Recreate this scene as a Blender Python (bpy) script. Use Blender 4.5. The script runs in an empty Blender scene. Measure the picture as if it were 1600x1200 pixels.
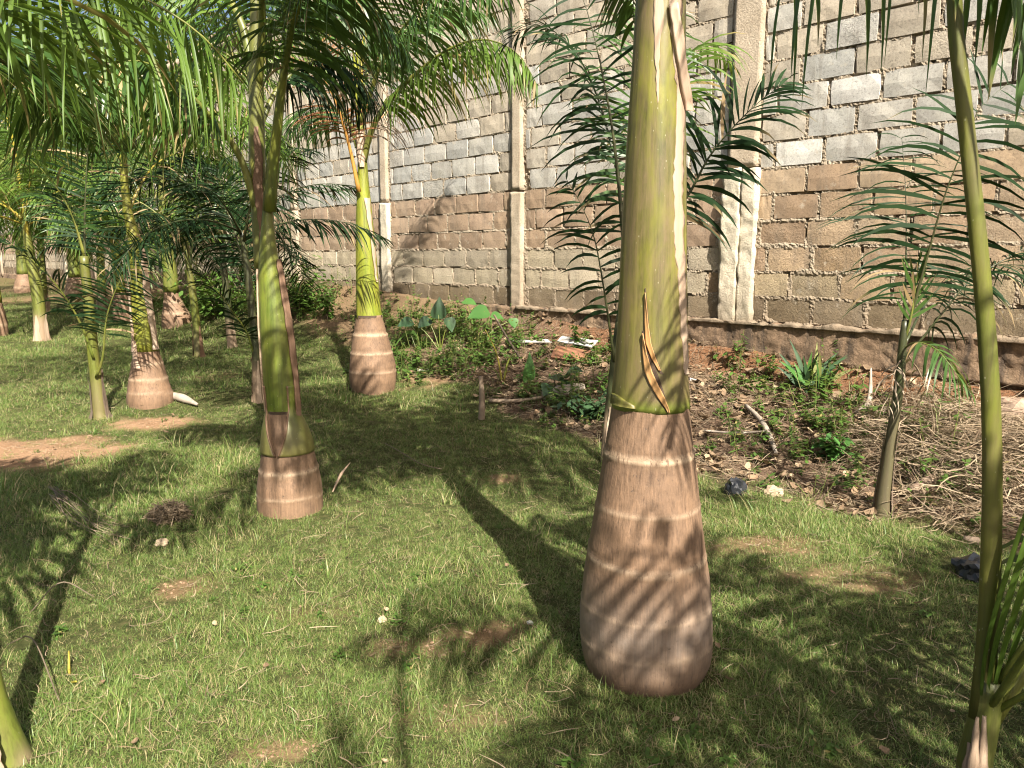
import bpy, bmesh, math, random
import numpy as np
from mathutils import Vector, Matrix, noise

random.seed(7)
PI = math.pi
R = math.radians
SC = bpy.context.scene
COL = SC.collection

# ------------------------------------------------------------------ camera, sky, sun, exposure
CAM_H = 1.4
PITCH = R(9.4)
FPX = 1201.0
cam_d = bpy.data.cameras.new('camera')
cam_d.sensor_width = 36.0
cam_d.lens = 36.0 * FPX / 1600.0
cam_d.clip_start = 0.05
cam_d.clip_end = 600
cam = bpy.data.objects.new('camera', cam_d)
COL.objects.link(cam)
cam.location = (0, 0, CAM_H)
cam.rotation_euler = (PI / 2 - PITCH, 0, 0)
SC.camera = cam

SUN_EL = R(43)
SUN_AZ = R(160)          # clockwise from +Y
world = bpy.data.worlds.new('World')
SC.world = world
world.use_nodes = True
wn = world.node_tree
sky = wn.nodes.new('ShaderNodeTexSky')
sky.sky_type = 'NISHITA'
sky.sun_disc = False
sky.sun_elevation = SUN_EL
sky.sun_rotation = SUN_AZ
sky.air_density = 1.0
sky.dust_density = 5.0
bg = wn.nodes['Background']
bg.inputs['Strength'].default_value = 0.064
wn.links.new(sky.outputs[0], bg.inputs['Color'])
sun_d = bpy.data.lights.new('sun', 'SUN')
sun_d.energy = 5.0
sun_d.angle = R(0.55)
sun_d.color = (1.0, 0.945, 0.84)
sun = bpy.data.objects.new('sun', sun_d)
COL.objects.link(sun)
to_sun = Vector((math.sin(SUN_AZ) * math.cos(SUN_EL), math.cos(SUN_AZ) * math.cos(SUN_EL), math.sin(SUN_EL)))
sun.rotation_euler = (-to_sun).to_track_quat('-Z', 'Y').to_euler()
sun.location = (3, -6, 12)
SC.view_settings.view_transform = 'Standard'
SC.view_settings.look = 'None'
SC.view_settings.gamma = 1.0
SC.view_settings.use_curve_mapping = False
SC.view_settings.exposure = 1.45
SC.cycles.max_bounces = 6
SC.cycles.diffuse_bounces = 3
SC.cycles.glossy_bounces = 2
SC.cycles.transmission_bounces = 3
SC.cycles.transparent_max_bounces = 4
SC.cycles.use_denoising = True
SC.cycles.filter_width = 1.1

# ------------------------------------------------------------------ helpers
CF = Vector((0, math.cos(PITCH), -math.sin(PITCH)))
CU = Vector((0, math.sin(PITCH), math.cos(PITCH)))
CX = Vector((1, 0, 0))
CP = Vector((0, 0, CAM_H))


def ray(px, py):
    return CX * ((px - 800) / FPX) + CF + CU * ((600 - py) / FPX)


def at(px, py, Y):
    r = ray(px, py)
    return CP + r * (Y / r.y)


def pix(p):
    v = Vector(p) - CP
    d = v.dot(CF)
    if d < 0.05:
        return None
    return (800 + FPX * v.x / d, 600 - FPX * v.dot(CU) / d, d)


# the wall's own frame: s along it (to the far left), w out of its face, z up
W0 = Vector((2.42, 6.60, 0))
WANG = R(134.4)
WD = Vector((math.cos(WANG), math.sin(WANG), 0))
WN = Vector((-WD.y, WD.x, 0))


def sw(x, y):
    dx, dy = x - W0.x, y - W0.y
    return dx * WD.x + dy * WD.y, dx * WN.x + dy * WN.y


def sstep(a, b, x):
    t = min(1.0, max(0.0, (x - a) / (b - a)))
    return t * t * (3 - 2 * t)


def nz(x, y, sc, seed=0.0):
    return noise.noise(Vector((x * sc + seed * 7.3, y * sc - seed * 3.1, seed)))


def ground_z(x, y):
    z = 0.034 * min(max(0.0, y - 4.6), 14.0)
    s, w = sw(x, y)
    e = 0.26 + 0.035 * min(max(s, -1.0), 7.0)
    soft = 1 - sstep(0.25, 2.0, w)
    e *= 1 - 0.7 * sstep(7.5, 11, s)
    z += e * soft + 0.08 * math.exp(-((x + 3.25) ** 2 + (y - 7.0) ** 2) / 0.30)
    z += (0.24 + 0.02 * nz(s, 0, 1.3)) * (1 - sstep(0.02, 0.30, w)) * (1 if w > -1 else 1)
    if -2 < y < 20 and abs(x) < 18:
        z += 0.022 * nz(x, y, 0.9, 1) + 0.012 * nz(x, y, 2.7, 2)
        if w < 2.4:
            z += 0.02 * nz(x, y, 5, 3)
    return z


def onground(px, py, lift=0.0):
    r = ray(px, py)
    t = 0.5
    while t < 90:
        p = CP + r * t
        if p.z <= ground_z(p.x, p.y) + lift:
            break
        t += 0.02
    return CP + r * t


def link(name, me, mat=None, parent=None):
    o = bpy.data.objects.new(name, me)
    COL.objects.link(o)
    if mat is not None and me is not None and not me.materials:
        me.materials.append(mat)
    if parent is not None:
        o.parent = parent
    return o


def tag(o, label=None, cat=None, group=None, kind=None):
    if label: o['label'] = label
    if cat: o['category'] = cat
    if group: o['group'] = group
    if kind: o['kind'] = kind
    return o


def thing(name, label, cat, loc=(0, 0, 0), group=None):
    o = link(name, None)
    o.location = loc
    return tag(o, label, cat, group)


class MB:
    """collects vertices and faces of one mesh; an offset turns world points into the thing's own frame"""

    def __init__(self, off=(0, 0, 0)):
        self.v, self.f, self.c, self.off = [], [], [], Vector(off)

    def vert(self, p, c=(0, 0, 0)):
        self.v.append((p[0] - self.off.x, p[1] - self.off.y, p[2] - self.off.z))
        self.c.append(c)
        return len(self.v) - 1

    def strip(self, centres, halves, cols=None, fold=None):
        """ribbon: centre points and half-width vectors; fold lifts the midrib"""
        prev = None
        n = len(centres)
        for i in range(n):
            c, h = centres[i], halves[i]
            col = cols[i] if cols else (0, 0, 0)
            if fold is None:
                if h.length < 1e-5:
                    cur = (self.vert(c, col),)
                else:
                    cur = (self.vert(c - h, col), self.vert(c + h, col))
            else:
                if h.length < 1e-5:
                    cur = (self.vert(c, col),)
                else:
                    cur = (self.vert(c - h, col), self.vert(c + fold[i], col), self.vert(c + h, col))
            if prev:
                if len(prev) == len(cur) == 2:
                    self.f.append((prev[0], prev[1], cur[1], cur[0]))
                elif len(prev) == 2 and len(cur) == 1:
                    self.f.append((prev[0], prev[1], cur[0]))
                elif len(prev) == 1 and len(cur) == 2:
                    self.f.append((prev[0], cur[1], cur[0]))
                elif len(prev) == 3 and len(cur) == 3:
                    self.f.append((prev[0], prev[1], cur[1], cur[0]))
                    self.f.append((prev[1], prev[2], cur[2], cur[1]))
                elif len(prev) == 3:
                    self.f.append((prev[0], prev[1], cur[0]))
                    self.f.append((prev[1], prev[2], cur[0]))
                elif len(cur) == 3:
                    self.f.append((prev[0], cur[1], cur[0]))
                    self.f.append((prev[0], cur[2], cur[1]))
            prev = cur

    def tube(self, pts, rads, seg=6, flat=1.0, cols=None, cap=True, side=None):
        n = len(pts)
        prev = None
        rings = []
        for i in range(n):
            t = (pts[min(i + 1, n - 1)] - pts[max(i - 1, 0)])
            if t.length < 1e-9: t = Vector((0, 0, 1))
            t.normalize()
            ref = side if side is not None else (Vector((1, 0, 0)) if abs(t.x) < 0.8 else Vector((0, 1, 0)))
            if prev is None:
                a = (ref - t * ref.dot(t)).normalized()
            else:
                a = (prev - t * prev.dot(t)).normalized()
            prev = a
            b = t.cross(a)
            col = cols[i] if cols else (0, 0, 0)
            rings.append([self.vert(pts[i] + a * (math.cos(2 * PI * k / seg) * rads[i]) + b * (math.sin(2 * PI * k / seg) * rads[i] * flat), col) for k in range(seg)])
        for i in range(n - 1):
            for k in range(seg):
                k2 = (k + 1) % seg
                self.f.append((rings[i][k], rings[i][k2], rings[i + 1][k2], rings[i + 1][k]))
        if cap:
            self.f.append(tuple(reversed(rings[0])))
            self.f.append(tuple(rings[-1]))

    def mesh(self, name, smooth=True, attr='zone'):
        me = bpy.data.meshes.new(name)
        me.from_pydata(self.v, [], self.f)
        if smooth:
            me.polygons.foreach_set('use_smooth', [True] * len(me.polygons))
        if attr:
            ca = me.color_attributes.new(attr, 'FLOAT_COLOR', 'POINT')
            ca.data.foreach_set('color', np.array([(c[0], c[1], c[2], 1.0) for c in self.c], dtype=np.float32).ravel())
        me.update()
        return me

    def build(self, name, mat, parent=None, smooth=True, attr='zone'):
        return link(name, self.mesh(name, smooth, attr), mat, parent)


def spline(ctrl, n):
    """Catmull-Rom through the control points, n samples evenly spread by length"""
    P = [Vector(c) for c in ctrl]
    if len(P) == 2:
        return [P[0].lerp(P[1], i / (n - 1)) for i in range(n)]
    Q = [P[0] * 2 - P[1]] + P + [P[-1] * 2 - P[-2]]
    dense = []
    for i in range(1, len(Q) - 2):
        for k in range(16):
            t = k / 16
            a, b, c, d = Q[i - 1], Q[i], Q[i + 1], Q[i + 2]
            dense.append(0.5 * (2 * b + (c - a) * t + (2 * a - 5 * b + 4 * c - d) * t * t + (3 * b - a - 3 * c + d) * t ** 3))
    dense.append(P[-1])
    L = [0]
    for i in range(1, len(dense)):
        L.append(L[-1] + (dense[i] - dense[i - 1]).length)
    out, j = [], 0
    for i in range(n):
        tl = L[-1] * i / (n - 1)
        while j < len(L) - 2 and L[j + 1] < tl: j += 1
        u = (tl - L[j]) / max(1e-9, L[j + 1] - L[j])
        out.append(dense[j].lerp(dense[j + 1], min(1, max(0, u))))
    return out


# ------------------------------------------------------------------ materials
def newmat(name):
    m = bpy.data.materials.new(name)
    m.use_nodes = True
    nt = m.node_tree
    b = nt.nodes['Principled BSDF']
    return m, nt, b


def ramp(nt, src, stops):
    r = nt.nodes.new('ShaderNodeValToRGB')
    el = r.color_ramp.elements
    while len(el) > 1: el.remove(el[-1])
    el[0].position = stops[0][0]
    c = stops[0][1]
    el[0].color = (*c, 1) if len(c) == 3 else c
    for p, c in stops[1:]:
        e = el.new(p)
        e.color = (*c, 1)
    nt.links.new(src, r.inputs[0])
    return r.outputs[0]


def mix(nt, fac, a, b, mode='MIX'):
    m = nt.nodes.new('ShaderNodeMix')
    m.data_type = 'RGBA'
    m.blend_type = mode
    for sock, val in ((m.inputs[0], fac), (m.inputs[6], a), (m.inputs[7], b)):
        if hasattr(val, 'links') or hasattr(val, 'is_linked'):
            nt.links.new(val, sock)
        elif isinstance(val, (int, float)):
            sock.default_value = val
        else:
            sock.default_value = (*val, 1)
    return m.outputs[2]


def math_(nt, op, a, b=None, clamp=False):
    m = nt.nodes.new('ShaderNodeMath')
    m.operation = op
    m.use_clamp = clamp
    for sock, val in ((m.inputs[0], a), (m.inputs[1], b)):
        if val is None: continue
        if isinstance(val, (int, float)): sock.default_value = val
        else: nt.links.new(val, sock)
    return m.outputs[0]


def coords(nt, kind='Object', scale=(1, 1, 1)):
    tc = nt.nodes.new('ShaderNodeTexCoord')
    mp = nt.nodes.new('ShaderNodeMapping')
    mp.inputs['Scale'].default_value = scale
    nt.links.new(tc.outputs[kind], mp.inputs[0])
    return mp.outputs[0]


def noise_(nt, vec, scale, detail=4, rough=0.55, dist=0.0):
    n = nt.nodes.new('ShaderNodeTexNoise')
    n.inputs['Scale'].default_value = scale
    n.inputs['Detail'].default_value = detail
    n.inputs['Roughness'].default_value = rough
    n.inputs['Distortion'].default_value = dist
    nt.links.new(vec, n.inputs['Vector'])
    return n.outputs['Fac']


def bump(nt, b, h, strength=0.4, dist=0.01, prev=None):
    n = nt.nodes.new('ShaderNodeBump')
    n.inputs['Strength'].default_value = strength
    n.inputs['Distance'].default_value = dist
    nt.links.new(h, n.inputs['Height'])
    if prev is not None: nt.links.new(prev, n.inputs['Normal'])
    if b is not None: nt.links.new(n.outputs[0], b.inputs['Normal'])
    return n.outputs[0]


def attr_(nt, name='zone'):
    a = nt.nodes.new('ShaderNodeAttribute')
    a.attribute_name = name
    s = nt.nodes.new('ShaderNodeSeparateColor')
    nt.links.new(a.outputs['Color'], s.inputs[0])
    return a, s.outputs


def out_translucent(nt, b, col, fac):
    """leaf: part of the light passes through"""
    tr = nt.nodes.new('ShaderNodeBsdfTranslucent')
    if isinstance(col, tuple): tr.inputs[0].default_value = (*col, 1)
    else: nt.links.new(col, tr.inputs[0])
    ms = nt.nodes.new('ShaderNodeMixShader')
    ms.inputs[0].default_value = fac
    nt.links.new(b.outputs[0], ms.inputs[1])
    nt.links.new(tr.outputs[0], ms.inputs[2])
    nt.links.new(ms.outputs[0], nt.nodes['Material Output'].inputs[0])


def m_leaf(name, c1, c2, c3, rough=0.38, trans=0.25, nscale=3.0, spec=0.5):
    """c1..c2 over noise, zone.r dries towards c3"""
    m, nt, b = newmat(name)
    v = coords(nt)
    f = noise_(nt, v, nscale, 3)
    base = ramp(nt, f, [(0.3, c1), (0.7, c2)])
    a, z = attr_(nt)
    base = mix(nt, z[0], base, c3)
    # per leaflet brightness in zone.g (0.5 is neutral)
    g = math_(nt, 'MULTIPLY_ADD', z[1], 0.9)
    nt.nodes[-1].inputs[2].default_value = 0.55
    gm = nt.nodes.new('ShaderNodeVectorMath')
    gm.operation = 'SCALE'
    nt.links.new(base, gm.inputs[0])
    nt.links.new(g, gm.inputs['Scale'])
    base = gm.outputs[0]
    nt.links.new(base, b.inputs['Base Color'])
    b.inputs['Roughness'].default_value = rough
    b.inputs['Specular IOR Level'].default_value = spec
    tc = mix(nt, 0.35, base, (0.20, 0.26, 0.02))
    out_translucent(nt, b, tc, trans)
    return m


def m_plain(name, stops, nscale=6, rough=0.8, bscale=40, bstr=0.4, stretch=(1, 1, 1), bdist=0.01):
    m, nt, b = newmat(name)
    v = coords(nt, 'Object', stretch)
    f = noise_(nt, v, nscale, 6, 0.6)
    nt.links.new(ramp(nt, f, stops), b.inputs['Base Color'])
    b.inputs['Roughness'].default_value = rough
    bump(nt, b, noise_(nt, v, bscale, 5, 0.65), bstr, bdist)
    return m


M = {}
M['palm'] = m_leaf('palm_leaflet', (0.032, 0.075, 0.015), (0.070, 0.135, 0.026), (0.30, 0.21, 0.10), 0.38, 0.28, 3.0, 0.42)
M['palm_light'] = m_leaf('palm_leaflet_light', (0.070, 0.130, 0.018), (0.125, 0.200, 0.034), (0.32, 0.24, 0.10), 0.44, 0.40, 3.0, 0.3)
M['palm_dark'] = m_leaf('palm_leaflet_dark', (0.008, 0.021, 0.007), (0.017, 0.040, 0.012), (0.24, 0.17, 0.09), 0.55, 0.05, 3.0, 0.12)  # leaf green darkened, so the shade on these fronds sits in the colour
M['rust'] = m_leaf('palm_leaflet_dead', (0.22, 0.085, 0.035), (0.36, 0.17, 0.075), (0.30, 0.2, 0.1), 0.7, 0.15)
M['grey_dead'] = m_leaf('palm_leaflet_withered', (0.20, 0.15, 0.11), (0.32, 0.25, 0.18), (0.3, 0.2, 0.1), 0.8, 0.1)
M['weed'] = m_leaf('weed_leaf', (0.050, 0.105, 0.018), (0.105, 0.19, 0.032), (0.34, 0.27, 0.10), 0.5, 0.3)
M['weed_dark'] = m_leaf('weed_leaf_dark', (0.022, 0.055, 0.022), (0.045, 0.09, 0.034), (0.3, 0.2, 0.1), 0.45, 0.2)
M['taro'] = m_leaf('broad_leaf', (0.050, 0.135, 0.03), (0.085, 0.20, 0.045), (0.34, 0.27, 0.10), 0.4, 0.3)
M['tree'] = m_leaf('tree_leaf', (0.045, 0.085, 0.016), (0.10, 0.15, 0.03), (0.3, 0.2, 0.1), 0.5, 0.3)
M['straw'] = m_leaf('straw', (0.165, 0.118, 0.075), (0.34, 0.262, 0.172), (0.14, 0.088, 0.05), 0.7, 0.15, 5)
M['deadleaf'] = m_leaf('dead_leaf', (0.13, 0.075, 0.042), (0.26, 0.165, 0.095), (0.30, 0.22, 0.14), 0.75, 0.1, 9, 0.2)
M['twig'] = m_plain('twig', [(0.3, (0.16, 0.11, 0.075)), (0.7, (0.33, 0.25, 0.17))], 8, 0.85, 60, 0.3)
M['bark'] = m_plain('bark', [(0.3, (0.10, 0.07, 0.05)), (0.7, (0.22, 0.16, 0.11))], 8, 0.9, 30, 0.8, (1, 1, 0.2))


def m_grass():
    m, nt, b = newmat('grass_blade')
    a, z = attr_(nt)
    oi = nt.nodes.new('ShaderNodeObjectInfo')
    green = ramp(nt, oi.outputs['Random'], [(0.0, (0.062, 0.126, 0.019)), (0.5, (0.122, 0.203, 0.035)), (1.0, (0.212, 0.262, 0.064))])
    tip = mix(nt, math_(nt, 'MULTIPLY', z[1], 0.6), green, (0.17, 0.245, 0.07))
    c = mix(nt, z[0], tip, (0.40, 0.33, 0.17))
    nt.links.new(c, b.inputs['Base Color'])
    b.inputs['Roughness'].default_value = 0.45
    b.inputs['Specular IOR Level'].default_value = 0.35
    out_translucent(nt, b, c, 0.3)
    return m


M['grass'] = m_grass()


def m_trunk(name, dark, light, scar, green=(0.085, 0.050, 0.030)):
    m, nt, b = newmat(name)
    a, z = attr_(nt)
    fib = noise_(nt, coords(nt, 'Object', (1, 1, 0.035)), 130, 5, 0.7)
    big = noise_(nt, coords(nt, 'Object', (1, 1, 0.55)), 6.5, 5, 0.6, 0.6)
    blot = noise_(nt, coords(nt, 'Object', (1, 1, 1)), 22, 5, 0.7)
    c = ramp(nt, big, [(0.28, dark), (0.72, light)])
    c = mix(nt, 0.75, c, ramp(nt, fib, [(0.30, (0.34, 0.30, 0.28)), (0.46, (0.88, 0.86, 0.85)), (0.66, (1.2, 1.16, 1.12))]), 'MULTIPLY')
    c = mix(nt, 0.5, c, ramp(nt, blot, [(0.3, (0.52, 0.50, 0.50)), (0.48, (1, 1, 1)), (0.7, (1.15, 1.12, 1.08))]), 'MULTIPLY')
    gr = math_(nt, 'MULTIPLY', z[1], math_(nt, 'ADD', blot, 0.1), True)
    c = mix(nt, gr, c, (0.225, 0.19, 0.16))            # grey weathering low down
    crack = ramp(nt, noise_(nt, coords(nt, 'Object', (1, 1, 0.08)), 75, 3, 0.8), [(0.36, (1, 1, 1)), (0.45, (0, 0, 0))])
    sc = mix(nt, crack, scar, (0.14, 0.085, 0.055))
    brk = ramp(nt, noise_(nt, coords(nt, 'Object', (1, 1, 1)), 13, 4, 0.7), [(0.30, (0.25, 0.25, 0.25)), (0.5, (1, 1, 1))])
    sm = math_(nt, 'MULTIPLY', z[0], brk)
    spt = ramp(nt, noise_(nt, coords(nt, 'Object', (1, 1, 0.7)), 48, 4, 0.75), [(0.30, (0.8, 0.8, 0.8)), (0.36, (0, 0, 0))])
    c = mix(nt, spt, c, (0.055, 0.038, 0.028))
    c = mix(nt, sm, c, sc)
    c = mix(nt, z[2], c, green)
    nt.links.new(c, b.inputs['Base Color'])
    b.inputs['Roughness'].default_value = 0.72
    n1 = bump(nt, None, fib, 0.55, 0.006)
    bump(nt, b, blot, 0.35, 0.008, n1)
    return m


M['trunk'] = m_trunk('palm_trunk', (0.125, 0.076, 0.045), (0.255, 0.158, 0.094), (0.40, 0.29, 0.19))


def m_shaft(name, c_lo, c_hi, c_yel, scurf, scurf_amt=0.6):
    m, nt, b = newmat(name)
    a, z = attr_(nt)
    st = noise_(nt, coords(nt, 'Object', (1, 1, 0.05)), 26, 5, 0.6)
    big = noise_(nt, coords(nt, 'Object', (1, 1, 0.35)), 7, 4, 0.6, 0.4)
    fine = noise_(nt, coords(nt, 'Object', (1, 1, 0.5)), 120, 4, 0.7)
    c = ramp(nt, st, [(0.36, c_lo), (0.62, c_hi)])
    c = mix(nt, 0.8, c, ramp(nt, noise_(nt, coords(nt, 'Object', (1, 1, 0.02)), 90, 4, 0.7), [(0.32, (0.55, 0.52, 0.45)), (0.55, (1.08, 1.08, 1.05))]), 'MULTIPLY')
    c = mix(nt, ramp(nt, big, [(0.48, (0, 0, 0)), (0.72, (0.9, 0.9, 0.9))]), c, c_yel)
    sf = math_(nt, 'MULTIPLY', ramp(nt, noise_(nt, coords(nt, 'Object', (1, 1, 0.25)), 9, 6, 0.75), [(0.42, (0, 0, 0)), (0.66, (1, 1, 1))]), scurf_amt)
    sf2 = math_(nt, 'MULTIPLY', sf, math_(nt, 'ADD', fine, 0.35), True)
    c = mix(nt, sf2, c, scurf)
    c = mix(nt, z[1], c, scurf)                       # brown film, per vertex
    c = mix(nt, z[2], c, (0.125, 0.165, 0.020))         # fresh lime band
    c = mix(nt, z[0], c, (0.27, 0.19, 0.125))          # dry
    sp = nt.nodes.new('ShaderNodeTexVoronoi')
    sp.inputs['Scale'].default_value = 55
    nt.links.new(coords(nt, 'Object', (1, 1, 0.5)), sp.inputs['Vector'])
    c = mix(nt, ramp(nt, sp.outputs['Distance'], [(0.05, (0.55, 0.55, 0.55)), (0.10, (0, 0, 0))]), c, (0.42, 0.38, 0.27))
    nt.links.new(c, b.inputs['Base Color'])
    b.inputs['Roughness'].default_value = 0.42
    n1 = bump(nt, None, st, 0.5, 0.005)
    bump(nt, b, fine, 0.12, 0.003, n1)
    return m


M['shaft_olive'] = m_shaft('crownshaft_olive', (0.070, 0.070, 0.015), (0.135, 0.128, 0.026), (0.25, 0.235, 0.026), (0.165, 0.115, 0.062), 1.0)
M['shaft_green'] = m_shaft('crownshaft_green', (0.058, 0.088, 0.010), (0.110, 0.145, 0.017), (0.20, 0.22, 0.02), (0.16, 0.13, 0.05), 0.55)
M['shaft_yellow'] = m_shaft('crownshaft_yellow', (0.110, 0.145, 0.014), (0.205, 0.235, 0.020), (0.31, 0.32, 0.028), (0.24, 0.17, 0.06), 0.45)
M['petiole'] = m_shaft('petiole_green', (0.060, 0.085, 0.012), (0.115, 0.145, 0.020), (0.19, 0.20, 0.026), (0.19, 0.15, 0.06), 0.4)
M['stalk'] = m_shaft('stalk_olive', (0.056, 0.076, 0.008), (0.105, 0.128, 0.013), (0.15, 0.16, 0.015), (0.13, 0.10, 0.045), 0.7)
M['petiole_yellow'] = m_shaft('petiole_yellow', (0.20, 0.18, 0.022), (0.33, 0.275, 0.032), (0.36, 0.31, 0.035), (0.25, 0.16, 0.05), 0.6)
M['petiole_dark'] = m_shaft('petiole_dark', (0.016, 0.026, 0.009), (0.034, 0.048, 0.013), (0.055, 0.07, 0.016), (0.075, 0.056, 0.032), 0.5)  # stalk green darkened as well, shade put into the colour
M['petiole_rust'] = m_shaft('petiole_rust', (0.34, 0.15, 0.03), (0.46, 0.24, 0.045), (0.48, 0.30, 0.04), (0.30, 0.14, 0.05), 0.4)
M['dry'] = m_plain('dry_sheath', [(0.25, (0.20, 0.125, 0.080)), (0.5, (0.36, 0.255, 0.175)), (0.75, (0.50, 0.39, 0.285))], 16, 0.7, 110, 0.6, (1, 1, 0.05), 0.004)
M['dry_dark'] = m_plain('dry_sheath_dark', [(0.3, (0.10, 0.055, 0.030)), (0.7, (0.24, 0.14, 0.085))], 16, 0.75, 110, 0.6, (1, 1, 0.06), 0.004)
M['pith'] = m_plain('split_pith', [(0.3, (0.36, 0.19, 0.07)), (0.7, (0.52, 0.30, 0.12))], 20, 0.65, 90, 0.5, (1, 1, 0.06), 0.003)
M['slit'] = m_plain('split_slit', [(0.3, (0.035, 0.022, 0.012)), (0.7, (0.08, 0.05, 0.03))], 20, 0.9, 90, 0.4)  # dark colour standing in for the shade inside splits and sheath gaps


M['crumb'] = m_plain('soil_crumb', [(0.3, (0.17, 0.095, 0.052)), (0.7, (0.36, 0.235, 0.145))], 3, 0.95, 40, 0.3)


def m_ground():
    m, nt, b = newmat('ground_soil')
    a, z = attr_(nt)
    v = coords(nt, 'Object')
    f1 = noise_(nt, v, 3.2, 6, 0.65)
    f2 = noise_(nt, v, 38, 5, 0.7)
    f3 = noise_(nt, v, 170, 4, 0.7)
    lawn = ramp(nt, f2, [(0.30, (0.028, 0.034, 0.012)), (0.52, (0.060, 0.066, 0.022)), (0.75, (0.13, 0.105, 0.050))])  # ground below the blades darkened, shade between them put into the colour
    soil = ramp(nt, f1, [(0.3, (0.23, 0.135, 0.075)), (0.7, (0.37, 0.235, 0.140))])
    soil = mix(nt, 0.6, soil, ramp(nt, f3, [(0.3, (0.45, 0.42, 0.40)), (0.5, (1, 1, 1)), (0.7, (1.2, 1.18, 1.12))]), 'MULTIPLY')
    orange = ramp(nt, f2, [(0.3, (0.12, 0.058, 0.030)), (0.7, (0.25, 0.128, 0.066))])
    humus = ramp(nt, f2, [(0.3, (0.075, 0.050, 0.034)), (0.7, (0.20, 0.13, 0.085))])
    c = mix(nt, z[0], lawn, soil)
    c = mix(nt, z[2], c, humus)
    c = mix(nt, z[1], c, orange)
    nt.links.new(c, b.inputs['Base Color'])
    b.inputs['Roughness'].default_value = 0.95
    b.inputs['Specular IOR Level'].default_value = 0.1
    n1 = bump(nt, None, f2, 0.8, 0.02)
    bump(nt, b, f3, 0.6, 0.006, n1)
    return m


M['ground'] = m_ground()


def m_block(name, rough_amt):
    m, nt, b = newmat(name)
    a, z = attr_(nt, 'tint')
    oi = nt.nodes.new('ShaderNodeObjectInfo')
    c = mix(nt, 1.0, a.outputs['Color'], oi.outputs['Color'], 'MULTIPLY')
    g = nt.nodes.new('ShaderNodeNewGeometry')
    v = g.outputs['Position']
    f1 = noise_(nt, v, 5, 5, 0.6)
    f2 = noise_(nt, v, 55, 5, 0.75)
    f3 = noise_(nt, v, 190, 3, 0.7)
    c = mix(nt, 0.9, c, ramp(nt, f1, [(0.25, (0.70, 0.68, 0.66)), (0.5, (1, 1, 1)), (0.8, (1.14, 1.12, 1.06))]), 'MULTIPLY')
    c = mix(nt, 0.8, c, ramp(nt, f2, [(0.30, (0.42, 0.40, 0.39)), (0.46, (0.95, 0.95, 0.95)), (0.75, (1.18, 1.16, 1.12))]), 'MULTIPLY')
    c = mix(nt, 0.6, c, ramp(nt, f3, [(0.33, (0.55, 0.54, 0.53)), (0.5, (1, 1, 1))]), 'MULTIPLY')
    mpz = nt.nodes.new('ShaderNodeMapping')
    mpz.inputs['Scale'].default_value = (1, 1, 0.12)
    nt.links.new(v, mpz.inputs[0])
    run = ramp(nt, noise_(nt, mpz.outputs[0], 7, 5, 0.7), [(0.52, (0, 0, 0)), (0.72, (0.55, 0.55, 0.55))])
    c = mix(nt, run, c, (0.17, 0.145, 0.115))
    smear = ramp(nt, noise_(nt, v, 11, 5, 0.7), [(0.60, (0, 0, 0)), (0.68, (0.6, 0.6, 0.6))])
    c = mix(nt, smear, c, (0.46, 0.40, 0.315))
    nt.links.new(c, b.inputs['Base Color'])
    b.inputs['Roughness'].default_value = 0.92
    b.inputs['Specular IOR Level'].default_value = 0.15
    n1 = bump(nt, None, f2, 0.35 + 0.55 * rough_amt, 0.008 + 0.014 * rough_amt)
    bump(nt, b, f3, 0.5, 0.004, n1)
    return m


M['block'] = m_block('sandcrete_block', 0.0)
M['block_rough'] = m_block('sandcrete_block_weathered', 1.0)


def m_mortar(name, lo, hi):
    m, nt, b = newmat(name)
    g = nt.nodes.new('ShaderNodeNewGeometry')
    v = g.outputs['Position']
    f1 = noise_(nt, v, 3.0, 5, 0.6)
    f2 = noise_(nt, v, 60, 6, 0.75)
    sep = nt.nodes.new('ShaderNodeSeparateXYZ')
    nt.links.new(v, sep.inputs[0])
    c = ramp(nt, f1, [(0.3, lo), (0.7, hi)])
    c = mix(nt, 0.8, c, ramp(nt, f2, [(0.3, (0.58, 0.55, 0.52)), (0.52, (1, 1, 1)), (0.75, (1.14, 1.12, 1.08))]), 'MULTIPLY')
    # damp earth splash on the lowest courses
    low = nt.nodes.new('ShaderNodeMapRange')
    low.inputs[1].default_value = 1.35
    low.inputs[2].default_value = 0.75
    nt.links.new(sep.outputs[2], low.inputs[0])
    lw = math_(nt, 'MULTIPLY', low.outputs[0], math_(nt, 'MULTIPLY', f1, 1.3), True)
    c = mix(nt, lw, c, (0.17, 0.12, 0.078))
    nt.links.new(c, b.inputs['Base Color'])
    b.inputs['Roughness'].default_value = 0.95
    b.inputs['Specular IOR Level'].default_value = 0.1
    bump(nt, b, f2, 0.9, 0.014)
    return m


M['mortar'] = m_mortar('mortar', (0.265, 0.215, 0.155), (0.385, 0.32, 0.24))
M['pillar'] = m_mortar('pillar_concrete', (0.36, 0.29, 0.21), (0.50, 0.415, 0.315))
M['pillar_pale'] = m_mortar('pillar_render', (0.52, 0.455, 0.34), (0.64, 0.57, 0.45))


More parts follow.
